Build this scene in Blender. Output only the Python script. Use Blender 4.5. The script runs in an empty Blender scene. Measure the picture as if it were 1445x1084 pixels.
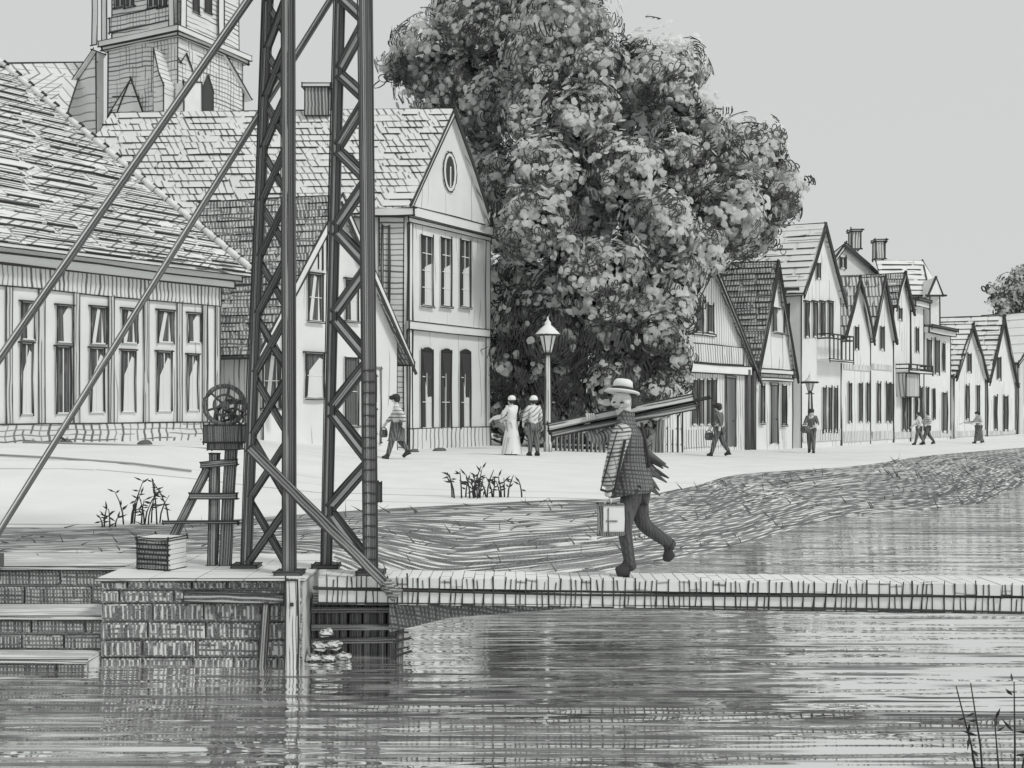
import bpy, math, random
from mathutils import Vector, Matrix, noise as mnoise
random.seed(7)
rnd = random.random
def uni(a, b): return a + (b - a) * random.random()
scene = bpy.context.scene
col = scene.collection
FPX, CX, HY, EYE = 1550.0, 722.5, 578.0, 1.5     # focal length and horizon of the 1445 px wide picture, eye height

# ------------------------------------------------------------------ camera, sky, sun, exposure
cam_d = bpy.data.cameras.new('camera'); cam = bpy.data.objects.new('camera', cam_d); col.objects.link(cam)
cam.location = (0, 0, EYE); cam.rotation_euler = (math.radians(90), 0, 0)
cam_d.sensor_width = 36; cam_d.lens = 36 * FPX / 1445; cam_d.shift_y = (HY - 542) / 1445
cam_d.clip_start = 0.05; cam_d.clip_end = 3000
scene.camera = cam
SUN_EL, SUN_AZ = math.radians(48), math.radians(128)    # azimuth clockwise from +Y: sun stands right, behind the viewer
world = bpy.data.worlds.new('World'); scene.world = world; world.use_nodes = True
wn = world.node_tree; wn.nodes.clear()
wo = wn.nodes.new('ShaderNodeOutputWorld'); wb = wn.nodes.new('ShaderNodeBackground')
sk = wn.nodes.new('ShaderNodeTexSky'); sk.sky_type = 'NISHITA'; sk.sun_disc = False
sk.sun_elevation = SUN_EL; sk.sun_rotation = SUN_AZ
bw = wn.nodes.new('ShaderNodeRGBToBW'); mx = wn.nodes.new('ShaderNodeMix'); mx.data_type = 'RGBA'
cm = wn.nodes.new('ShaderNodeCombineColor')
wn.links.new(sk.outputs[0], bw.inputs[0])
for i in range(3): wn.links.new(bw.outputs[0], cm.inputs[i])
mx.inputs['Factor'].default_value = 0.95
mx.inputs['B'].default_value = (6.6, 6.76, 6.7, 1)   # even overcast grey
wn.links.new(cm.outputs[0], mx.inputs['A'])
wn.links.new(mx.outputs['Result'], wb.inputs['Color'])
wb.inputs['Strength'].default_value = 0.095
wn.links.new(wb.outputs[0], wo.inputs['Surface'])
sd = bpy.data.lights.new('sun', 'SUN'); sun = bpy.data.objects.new('sun', sd); col.objects.link(sun)
sd.energy = 1.45; sd.angle = math.radians(10); sd.color = (1.0, 0.995, 0.98)
sdir = Vector((math.sin(SUN_AZ) * math.cos(SUN_EL), math.cos(SUN_AZ) * math.cos(SUN_EL), math.sin(SUN_EL)))
sun.rotation_euler = sdir.to_track_quat('Z', 'Y').to_euler(); sun.location = (30, -30, 60)
vs = scene.view_settings; vs.view_transform = 'Standard'; vs.look = 'None'; vs.exposure = 0.05; vs.gamma = 1.0
vs.use_curve_mapping = False

# ------------------------------------------------------------------ materials
def stroke_group():
    g = bpy.data.node_groups.new('pen_strokes', 'ShaderNodeTree')
    I = g.interface
    I.new_socket('UV', in_out='INPUT', socket_type='NodeSocketVector')
    for n in ('Angle', 'Spacing', 'Width', 'Length', 'Density', 'Wobble', 'Seed'):
        I.new_socket(n, in_out='INPUT', socket_type='NodeSocketFloat')
    I.new_socket('Ink', in_out='OUTPUT', socket_type='NodeSocketFloat')
    N, L = g.nodes, g.links
    gi = N.new('NodeGroupInput'); go = N.new('NodeGroupOutput')
    def m(op, a, b=None, c=None):
        n = N.new('ShaderNodeMath'); n.operation = op
        for k, x in enumerate((a, b, c)):
            if x is None: continue
            if isinstance(x, (int, float)): n.inputs[k].default_value = x
            else: L.new(x, n.inputs[k])
        return n.outputs[0]
    def comb(x, y, z=0.0):
        n = N.new('ShaderNodeCombineXYZ')
        for k, q in enumerate((x, y, z)):
            if isinstance(q, (int, float)): n.inputs[k].default_value = q
            else: L.new(q, n.inputs[k])
        return n.outputs[0]
    def noise(vec, det=0.0):
        n = N.new('ShaderNodeTexNoise'); n.noise_dimensions = '3D'; n.inputs['Scale'].default_value = 1
        n.inputs['Detail'].default_value = det; L.new(vec, n.inputs['Vector']); return n.outputs[0]
    def sstep(x, lo, hi):
        n = N.new('ShaderNodeMapRange'); n.interpolation_type = 'SMOOTHSTEP'
        L.new(x, n.inputs['Value'])
        for q, k in ((lo, 'From Min'), (hi, 'From Max')):
            if isinstance(q, (int, float)): n.inputs[k].default_value = q
            else: L.new(q, n.inputs[k])
        return n.outputs['Result']
    O = gi.outputs
    vr = N.new('ShaderNodeVectorRotate'); vr.rotation_type = 'Z_AXIS'
    L.new(O['UV'], vr.inputs['Vector']); L.new(O['Angle'], vr.inputs['Angle'])
    oi = N.new('ShaderNodeObjectInfo')
    sp = N.new('ShaderNodeSeparateXYZ'); L.new(vr.outputs[0], sp.inputs[0])
    u = m('ADD', sp.outputs[0], m('MULTIPLY', oi.outputs['Random'], 31.7)); v = m('ADD', sp.outputs[1], m('MULTIPLY', oi.outputs['Random'], 17.3))
    ul = m('DIVIDE', u, O['Length']); vl = m('DIVIDE', v, O['Spacing'])
    n0 = noise(comb(m('MULTIPLY', ul, 1.3), m('MULTIPLY', vl, 0.12), O['Seed']), 1.0)
    v2 = m('ADD', vl, m('MULTIPLY', m('SUBTRACT', n0, 0.5), O['Wobble']))
    row = m('FLOOR', v2); f = m('FRACT', v2)
    w1 = N.new('ShaderNodeTexWhiteNoise'); w1.noise_dimensions = '1D'; L.new(m('ADD', row, O['Seed']), w1.inputs['W'])
    wv = w1.outputs['Value']
    n1 = noise(comb(m('ADD', ul, m('MULTIPLY', wv, 53.0)), m('MULTIPLY', row, 7.31), O['Seed']))
    big = noise(comb(m('MULTIPLY', ul, 0.35), m('MULTIPLY', vl, 0.07), m('ADD', O['Seed'], 3.3)))
    n1b = m('ADD', m('MULTIPLY', n1, 0.7), m('MULTIPLY', big, 0.45))
    thr = m('SUBTRACT', 0.86, m('MULTIPLY', O['Density'], 0.58))
    pres = sstep(n1b, m('SUBTRACT', thr, 0.03), m('ADD', thr, 0.03))
    w = m('MULTIPLY', m('MULTIPLY', O['Width'], 0.5), m('ADD', 0.65, m('MULTIPLY', wv, 0.7)))
    d = m('ABSOLUTE', m('SUBTRACT', f, 0.5))
    line = m('SUBTRACT', 1.0, sstep(d, m('SUBTRACT', w, 0.07), m('ADD', w, 0.07)))
    tone = m('ADD', 0.7, m('MULTIPLY', wv, 0.3))
    L.new(m('MULTIPLY', m('MULTIPLY', line, pres), tone), go.inputs['Ink'])
    return g
PEN = stroke_group()
INKC = (0.072, 0.071, 0.074, 1)
MATS = {}
def mat(name, layers=(), paper=0.78, ink=None, rough=0.9, grain=0.25):
    """white-washed or papery surface carrying layers of pen strokes: (angle deg, spacing m, width 0-1, length m, density, wobble)"""
    if name in MATS: return MATS[name]
    m = bpy.data.materials.new(name); m.use_nodes = True; MATS[name] = m
    nt = m.node_tree; N, L = nt.nodes, nt.links; N.clear()
    out = N.new('ShaderNodeOutputMaterial'); b = N.new('ShaderNodeBsdfPrincipled')
    b.inputs['Roughness'].default_value = rough; b.inputs['Specular IOR Level'].default_value = 0.12
    L.new(b.outputs[0], out.inputs[0])
    tc = N.new('ShaderNodeTexCoord')
    nz = N.new('ShaderNodeTexNoise'); nz.inputs['Scale'].default_value = 0.9; nz.inputs['Detail'].default_value = 5
    L.new(tc.outputs['Object'], nz.inputs['Vector'])
    pr = N.new('ShaderNodeMapRange'); pr.inputs['From Min'].default_value = 0.3; pr.inputs['From Max'].default_value = 0.7
    pr.inputs['To Min'].default_value = paper * 0.93; pr.inputs['To Max'].default_value = paper * 1.03
    L.new(nz.outputs[0], pr.inputs['Value'])
    cc = N.new('ShaderNodeCombineColor'); 
    for i, t in enumerate((0.985, 1.0, 0.985)):
        mm = N.new('ShaderNodeMath'); mm.operation = 'MULTIPLY'; mm.inputs[1].default_value = t
        L.new(pr.outputs[0], mm.inputs[0]); L.new(mm.outputs[0], cc.inputs[i])
    last = None
    for k, (ang, spc, wid, ln, den, wob) in enumerate(layers):
        g = N.new('ShaderNodeGroup'); g.node_tree = PEN
        L.new(tc.outputs['UV'], g.inputs['UV'])
        for nme, val in zip(('Angle', 'Spacing', 'Width', 'Length', 'Density', 'Wobble', 'Seed'), (math.radians(ang), spc, wid, ln, den, wob, 1.7 * k + len(MATS) * 0.37)):
            g.inputs[nme].default_value = val
        if last is None: last = g.outputs[0]
        else:
            mm = N.new('ShaderNodeMath'); mm.operation = 'MAXIMUM'; L.new(last, mm.inputs[0]); L.new(g.outputs[0], mm.inputs[1]); last = mm.outputs[0]
    if last is not None:
        gz = N.new('ShaderNodeTexNoise'); gz.inputs['Scale'].default_value = 60; gz.inputs['Detail'].default_value = 2
        L.new(tc.outputs['UV'], gz.inputs['Vector'])
        gr = N.new('ShaderNodeMapRange'); gr.inputs['From Min'].default_value = 0.35; gr.inputs['From Max'].default_value = 0.6
        gr.inputs['To Min'].default_value = 1 - grain; gr.inputs['To Max'].default_value = 1
        L.new(gz.outputs[0], gr.inputs['Value'])
        mm = N.new('ShaderNodeMath'); mm.operation = 'MULTIPLY'; L.new(last, mm.inputs[0]); L.new(gr.outputs[0], mm.inputs[1])
        mix = N.new('ShaderNodeMix'); mix.data_type = 'RGBA'
        L.new(mm.outputs[0], mix.inputs['Factor']); L.new(cc.outputs[0], mix.inputs['A']); mix.inputs['B'].default_value = ink or INKC
        L.new(mix.outputs['Result'], b.inputs['Base Color'])
    else:
        L.new(cc.outputs[0], b.inputs['Base Color'])
    return m
def water_mat():
    m = bpy.data.materials.new('canal_water'); m.use_nodes = True
    nt = m.node_tree; N, L = nt.nodes, nt.links; N.clear()
    out = N.new('ShaderNodeOutputMaterial'); tc = N.new('ShaderNodeTexCoord')
    mp = N.new('ShaderNodeMapping'); mp.inputs['Scale'].default_value = (0.32, 3.4, 1); L.new(tc.outputs['Object'], mp.inputs[0])
    nz = N.new('ShaderNodeTexNoise'); nz.inputs['Scale'].default_value = 1; nz.inputs['Detail'].default_value = 2; L.new(mp.outputs[0], nz.inputs['Vector'])
    bp = N.new('ShaderNodeBump'); bp.inputs['Strength'].default_value = 0.9; bp.inputs['Distance'].default_value = 0.045; L.new(nz.outputs[0], bp.inputs['Height'])
    gl = N.new('ShaderNodeBsdfGlossy'); gl.inputs['Roughness'].default_value = 0.03; gl.inputs['Color'].default_value = (0.98, 0.98, 0.975, 1)
    L.new(bp.outputs[0], gl.inputs['Normal'])
    df = N.new('ShaderNodeBsdfDiffuse'); 
    ms = N.new('ShaderNodeMixShader'); ms.inputs[0].default_value = 0.22
    g = N.new('ShaderNodeGroup'); g.node_tree = PEN; L.new(tc.outputs['Object'], g.inputs['UV'])
    for n, v in zip(('Angle', 'Spacing', 'Width', 'Length', 'Density', 'Wobble', 'Seed'), (0, 0.17, 0.5, 1.5, 0.34, .7, 4.2)): g.inputs[n].default_value = v
    g2 = N.new('ShaderNodeGroup'); g2.node_tree = PEN; L.new(tc.outputs['Object'], g2.inputs['UV'])
    for n, v in zip(('Angle', 'Spacing', 'Width', 'Length', 'Density', 'Wobble', 'Seed'), (.004, 0.10, 0.72, 2.1, 0.4, .5, 9.1)): g2.inputs[n].default_value = v
    mxm = N.new('ShaderNodeMath'); mxm.operation = 'MAXIMUM'; L.new(g.outputs[0], mxm.inputs[0]); L.new(g2.outputs[0], mxm.inputs[1])
    mc = N.new('ShaderNodeMix'); mc.data_type = 'RGBA'; L.new(mxm.outputs[0], mc.inputs['Factor'])
    mc.inputs['A'].default_value = (0.8, 0.8, 0.79, 1); mc.inputs['B'].default_value = INKC
    L.new(mc.outputs['Result'], df.inputs[0])
    # where a stroke of dark ripple lies the water mirrors less
    f = N.new('ShaderNodeMapRange'); f.inputs['To Min'].default_value = 0.05; f.inputs['To Max'].default_value = 0.8; L.new(mxm.outputs[0], f.inputs['Value'])
    L.new(f.outputs[0], ms.inputs[0]); L.new(gl.outputs[0], ms.inputs[1]); L.new(df.outputs[0], ms.inputs[2]); L.new(ms.outputs[0], out.inputs[0])
    return m
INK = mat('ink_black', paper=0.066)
INK2 = mat('ink_grey', paper=0.14)
PAPER = mat('white_lime', paper=0.8)
WHITE = mat('bright_white', paper=0.88)
def px(Y): return Y / FPX                # metres covered by one picture pixel at distance Y
def hatch(name, Y, layers, **k):         # layers in pixels of the picture at distance Y
    p = px(Y)
    return mat(name, [(a, s * p, w, l * p, d, wb) for a, s, w, l, d, wb in layers], **k)

# ------------------------------------------------------------------ mesh helpers
def V(*a): return Vector(a)
def at(x, y, Y): return V((x - CX) / FPX * Y, Y, EYE - (y - HY) / FPX * Y)
def wloc(o):
    p = V(0, 0, 0)
    while o is not None: p = p + o.location; o = o.parent
    return p
class MB:
    def __init__(s): s.v = []; s.f = []; s.m = []; s.uv = {}; s.smooth = set()
    def add(s, vs, fs, m=0, smooth=False):
        b = len(s.v); s.v += [Vector(q) for q in vs]
        for f in fs:
            if smooth: s.smooth.add(len(s.f))
            s.f.append([b + i for i in f]); s.m.append(m)
    def quad(s, a, b, c, d, m=0): s.add([a, b, c, d], [(0, 1, 2, 3)], m)
    def hexa(s, p, m=0, ink=0.0, edges=None):      # p: 4 bottom then 4 top, counter-clockwise from above
        s.add(p, [(3, 2, 1, 0), (4, 5, 6, 7), (0, 1, 5, 4), (1, 2, 6, 5), (2, 3, 7, 6), (3, 0, 4, 7)], m)
        if ink:
            for a, b in (edges or ((0, 1), (1, 2), (2, 3), (3, 0), (4, 5), (5, 6), (6, 7), (7, 4), (0, 4), (1, 5), (2, 6), (3, 7))):
                s.stroke(p[a], p[b], ink)
    def box(s, c, size, m=0, ink=0.0, rot=None):
        c = Vector(c); h = Vector(size) / 2
        p = [V(-h.x, -h.y, -h.z), V(h.x, -h.y, -h.z), V(h.x, h.y, -h.z), V(-h.x, h.y, -h.z), V(-h.x, -h.y, h.z), V(h.x, -h.y, h.z), V(h.x, h.y, h.z), V(-h.x, h.y, h.z)]
        if rot is not None: p = [rot @ q for q in p]
        s.hexa([c + q for q in p], m, ink)
    def beam(s, a, b, w, t, m=0, ink=0.0, side=None):   # bar from a to b, width w along side, thickness t
        a, b = Vector(a), Vector(b); d = (b - a).normalized()
        sd_ = Vector(side) if side is not None else (V(0, 0, 1) if abs(d.z) < 0.9 else V(1, 0, 0))
        x = (sd_ - d * sd_.dot(d)).normalized() * (w / 2); y = d.cross(x).normalized() * (t / 2)
        k0 = len(s.v); ll = (b - a).length; u0 = a.x + a.z
        for i_, (sx, sy) in enumerate(((-1, -1), (1, -1), (1, 1), (-1, 1))):
            s.uv[k0 + i_] = (u0, (sx * w + sy * t) / 2 + u0 * 3); s.uv[k0 + 4 + i_] = (u0 + ll, (sx * w + sy * t) / 2 + u0 * 3)
        s.hexa([a - x - y, a + x - y, a + x + y, a - x + y, b - x - y, b + x - y, b + x + y, b - x + y], m, ink, ((0, 4), (1, 5), (2, 6), (3, 7), (0, 1), (1, 2), (2, 3), (3, 0), (4, 5), (5, 6), (6, 7), (7, 4)))
    def tube(s, pts, r, n=6, m=0, smooth=True, cap=True):
        pts = [Vector(p) for p in pts]; b = len(s.v); k = len(pts)
        rs = r if isinstance(r, (list, tuple)) else [r] * k
        for i, p in enumerate(pts):
            d = (pts[min(i + 1, k - 1)] - pts[max(i - 1, 0)]).normalized()
            a = V(0, 0, 1) if abs(d.z) < 0.9 else V(1, 0, 0)
            x = d.cross(a).normalized(); y = x.cross(d)
            for j in range(n):
                t = 2 * math.pi * j / n
                s.v.append(p + (x * math.cos(t) + y * math.sin(t)) * rs[i])
        for i in range(k - 1):
            for j in range(n):
                j2 = (j + 1) % n
                if smooth: s.smooth.add(len(s.f))
                s.f.append([b + i * n + j, b + i * n + j2, b + (i + 1) * n + j2, b + (i + 1) * n + j]); s.m.append(m)
        if cap:
            s.f.append([b + j for j in range(n)][::-1]); s.m.append(m)
            s.f.append([b + (k - 1) * n + j for j in range(n)]); s.m.append(m)
    def stroke(s, a, b, r, m=1, over=True, wob=1.0):     # a pen line lying along an edge
        a, b = Vector(a), Vector(b); d = b - a; L = d.length
        if L < 1e-5: return
        d /= L
        if over: a = a - d * uni(-0.2, 1.6) * r * 2; b = b + d * uni(-0.2, 1.6) * r * 2
        k = 2 if L < 40 * r else (3 if L < 200 * r else 5)
        pts = []
        for i in range(k):
            q = a.lerp(b, i / (k - 1))
            if 0 < i < k - 1: q = q + V(uni(-1, 1), uni(-1, 1), uni(-1, 1)) * r * 0.9 * wob
            pts.append(q)
        s.tube(pts, [r * uni(0.65, 1.2) for _ in pts], 3, m, False)
    def lathe(s, c, prof, n=16, m=0, smooth=True, axis=None):
        c = Vector(c); b = len(s.v); k = len(prof)
        M = axis or Matrix.Identity(3)
        for r, z in prof:
            for j in range(n):
                t = 2 * math.pi * j / n; s.v.append(c + M @ V(r * math.cos(t), r * math.sin(t), z))
        for i in range(k - 1):
            for j in range(n):
                j2 = (j + 1) % n
                if smooth: s.smooth.add(len(s.f))
                s.f.append([b + i * n + j, b + i * n + j2, b + (i + 1) * n + j2, b + (i + 1) * n + j]); s.m.append(m)
        s.f.append([b + j for j in range(n)][::-1]); s.m.append(m)
        s.f.append([b + (k - 1) * n + j for j in range(n)]); s.m.append(m)
    def poly(s, pts, thick, m=0, ink=0.0):       # flat polygon pushed out along thick
        pts = [Vector(p) for p in pts]; t = Vector(thick); n = len(pts); q = [p + t for p in pts]
        s.add(pts + q, [list(range(n))[::-1], list(range(n, 2 * n))] + [(i, (i + 1) % n, n + (i + 1) % n, n + i) for i in range(n)], m)
        if ink:
            for i in range(n): s.stroke(q[i], q[(i + 1) % n], ink)
    def build(s, name, mats, parent=None, uv=True):
        off = wloc(parent) if parent is not None else V(0, 0, 0)
        me = bpy.data.meshes.new(name)
        me.from_pydata([tuple(p - off) for p in s.v], [], s.f)
        for mm in (mats if isinstance(mats, (list, tuple)) else [mats, INK]): me.materials.append(mm)
        me.polygons.foreach_set('material_index', s.m)
        if s.smooth: me.polygons.foreach_set('use_smooth', [i in s.smooth for i in range(len(s.f))])
        if uv:
            ul = me.uv_layers.new(name='metres'); buf = [0.0] * (2 * len(me.loops)); i = 0
            Z = V(0, 0, 1)
            for p in me.polygons:
                n = p.normal
                if abs(n.z) < 0.985: t = Z.cross(n).normalized()
                else: t = V(1, 0, 0)
                b = n.cross(t)
                if n.z < -0.985: b = V(0, 1, 0)
                for vi in p.vertices:
                    q = s.v[vi]
                    if s.uv and vi in s.uv: buf[i], buf[i + 1] = s.uv[vi]
                    else: buf[i] = q.dot(t); buf[i + 1] = q.dot(b)
                    i += 2
            ul.data.foreach_set('uv', buf)
        o = bpy.data.objects.new(name, me); col.objects.link(o); o.parent = parent
        return o
def tag(o, label=None, cat=None, group=None, kind=None):
    if label: o['label'] = label
    if cat: o['category'] = cat
    if group: o['group'] = group
    if kind: o['kind'] = kind
    return o
def thing(name, label, cat, loc, group=None):
    o = bpy.data.objects.new(name, None); o.empty_display_size = 0.2; col.objects.link(o); o.location = loc
    return tag(o, label, cat, group)
def R(Y, k=1.0): return 0.00074 * Y * k        # pen line radius used at distance Y

class Fr:                                       # a vertical wall plane: origin, unit right, outward normal
    def __init__(s, o, r):
        s.o = Vector(o); s.r = V(r[0], r[1], 0).normalized(); s.n = V(s.r.y, -s.r.x, 0)
    def p(s, u, v, n=0.0): return s.o + s.r * u + V(0, 0, v) + s.n * n
    def u(s, x):
        k = (x - CX) / FPX; return (k * s.o.y - s.o.x) / (s.r.x - k * s.r.y)
    def v(s, u, y):
        Y = s.o.y + s.r.y * u; return EYE - (y - HY) / FPX * Y - s.o.z
    def rect(s, x0, y0, x1, y1):
        a, b = s.u(x0), s.u(x1); c = (a + b) / 2
        return a, b, s.v(c, y1), s.v(c, y0)
    def box(s, mb, u0, u1, v0, v1, n0, n1, m=0, ink=0.0, edges=None):
        P = s.p
        mb.hexa([P(u0, v0, n1), P(u1, v0, n1), P(u1, v0, n0), P(u0, v0, n0), P(u0, v1, n1), P(u1, v1, n1), P(u1, v1, n0), P(u0, v1, n0)], m, ink, edges)
FE = ((0, 1), (4, 5), (0, 4), (1, 5))           # front edges of such a box

# ------------------------------------------------------------------ setting: ground, bank, water
TOP = [(-40, 13.2, .2), (-14, 13.0, .2), (-5.8, 12.6, .15), (-1.9, 15.2, .12), (0.3, 16.6, .12), (1.5, 17.2, .1), (3.3, 20.5, .05), (5.2, 25.3, 0), (9.3, 30, -.05), (14.2, 38, -.12), (23.6, 50, -.2), (45, 75, -.25), (160, 200, -.25)]
BOT = [(-40, 11.2, -.03), (-14, 11.2, -.03), (-5.5, 11.2, -.03), (-2.4, 11.2, -.03), (-1.0, 13.0, -.8), (1.4, 15.2, -.82), (3.6, 17.7, -.82), (7.1, 22.9, -.82), (10.8, 25.5, -.82), (14.5, 31, -.82), (24, 44, -.82), (46, 68, -.82), (162, 185, -.82)]
def lerp_poly(P, t):
    t = max(0, min(t, len(P) - 1 - 1e-6)); i = int(t); f = t - i
    p0, p1, p2, p3 = P[max(i - 1, 0)], P[i], P[i + 1], P[min(i + 2, len(P) - 1)]
    d = P[i + 1][0] - P[i][0]
    def tan(a, b, c, k):            # limited slope per step so that the line stays smooth without loops
        l, r = b[k] - a[k], c[k] - b[k]; return 0.0 if l * r <= 0 else 2 * l * r / (l + r)
    out = []
    for k in range(3):
        m0 = tan(p0, p1, p2, k) if i > 0 else p2[k] - p1[k]; m1 = tan(p1, p2, p3, k) if i < len(P) - 2 else p2[k] - p1[k]
        out.append((2 * f ** 3 - 3 * f * f + 1) * p1[k] + (f ** 3 - 2 * f * f + f) * m0 + (3 * f * f - 2 * f ** 3) * p2[k] + (f ** 3 - f * f) * m1)
    return tuple(out)
def fz(x):
    K = [(-60, .8), (-12, .8), (-7, .72), (-3.2, .22), (0, .22), (7, -.05), (12, -.2), (25, -.28), (200, -.28)]
    for (a, p), (b, q) in zip(K, K[1:]):
        if a <= x <= b: t = (x - a) / (b - a); return p + (q - p) * t
    return K[0][1] if x < K[0][0] else K[-1][1]
def sm(t): t = max(0, min(1, t)); return t * t * (3 - 2 * t)
M_GROUND = mat('pale_street', [(3, 1.15, 0.045, 9, 0.42, 1.2)], paper=0.8)
M_BANK = mat('grass_bank', [(0.4, 0.055, 0.5, .9, 0.74, .3), (-6, 0.08, 0.5, .7, 0.62, .3), (4, .1, .6, .6, .56, .3)], paper=0.7)
NS = 144
mb = MB(); ys = [0, .5, 1.2, 2.2, 3.5, 5, 7, 10, 14, 20, 30, 50, 90, 200, 500]
for i in range(NS + 1):
    x, y, z = lerp_poly(TOP, i * (len(TOP) - 1) / NS)
    for dy in ys:
        zz = z + (fz(x) - z) * sm(dy / 8)
        mb.v.append(V(x, y + dy, zz - 0.012 * (dy == 0)))
for i in range(NS):
    for j in range(len(ys) - 1):
        a = i * len(ys) + j; mb.f.append([a, a + len(ys), a + len(ys) + 1, a + 1]); mb.m.append(0); mb.smooth.add(len(mb.f) - 1)
tag(mb.build('ground', [M_GROUND]), kind='structure')
def ground_z(x, y):
    for i in range(NS * 4):
        a = lerp_poly(TOP, i * (len(TOP) - 1) / NS / 4)
        if a[0] >= x: break
    return a[2] + (fz(x) - a[2]) * sm((y - a[1]) / 8)
mb = MB(); NR = 10; run = 0; prev = None
for i in range(NS + 1):
    t = i * (len(TOP) - 1) / NS
    a, b = V(*lerp_poly(TOP, t)), V(*lerp_poly(BOT, t))
    if prev is not None: run += (a - prev).length
    prev = a
    for j in range(NR + 1):
        f = j / NR; q = a.lerp(b, f)
        q.z = a.z + (b.z - a.z) * (f ** 1.25) + (0.018 * math.sin(run * 1.7 + j * 1.1) * math.sin(run * .63) if 0 < j < NR else 0)
        mb.uv[len(mb.v)] = (run * 0.9, f * 2.3); mb.v.append(q)
for i in range(NS):
    for j in range(NR):
        a = i * (NR + 1) + j; mb.f.append([a, a + 1, a + NR + 2, a + NR + 1]); mb.m.append(0); mb.smooth.add(len(mb.f) - 1)
tag(mb.build('grass_bank', [M_BANK]), kind='structure')
mb = MB(); mb.quad(V(-60, 2, -.75), V(300, 2, -.75), V(300, 260, -.75), V(-60, 260, -.75))
tag(mb.build('canal_water', [water_mat()], uv=False), kind='structure')
mb = MB()     # the near bank on which the viewer stands, below the frame
for (y0, z0), (y1, z1) in zip(((-30, 0), (2.2, 0), (4.6, -.55)), ((2.2, 0), (4.6, -.55), (6.2, -.95))):
    mb.quad(V(-60, y0, z0), V(60, y0, z0), V(60, y1, z1), V(-60, y1, z1))
tag(mb.build('near_bank', [M_BANK]), kind='structure')
mb = MB(); mb.quad(V(-200, -60, -1.6), V(400, -60, -1.6), V(400, 700, -1.6), V(-200, 700, -1.6))
tag(mb.build('canal_bed', [INK2], uv=False), kind='structure')

# short ink-dark grass blades along the bank (nobody could count them)
mb = MB()
for k in range(600):
    t = uni(1.0, 9.6); f = rnd() ** 0.7
    a, b = V(*lerp_poly(TOP, t)), V(*lerp_poly(BOT, t)); q = a.lerp(b, f); q.z = a.z + (b.z - a.z) * (f ** 1.25)
    if f > .93 and t > 3.7: continue
    s = 0.0045 * q.y ** 0.8
    d = V(uni(-1, 1) + .5, uni(-.4, .4), uni(.1, .6)).normalized() * s * uni(2, 6)
    w = V(0, 0, 1) * s * 0.3 + V(.3, 0, 0) * s * .5
    mb.add([q - w, q + w, q + d], [(0, 1, 2)])
tag(mb.build('grass_blades', [INK2], uv=False), 'dark grass blades scattered over the canal bank', 'grass', kind='stuff')

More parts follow.
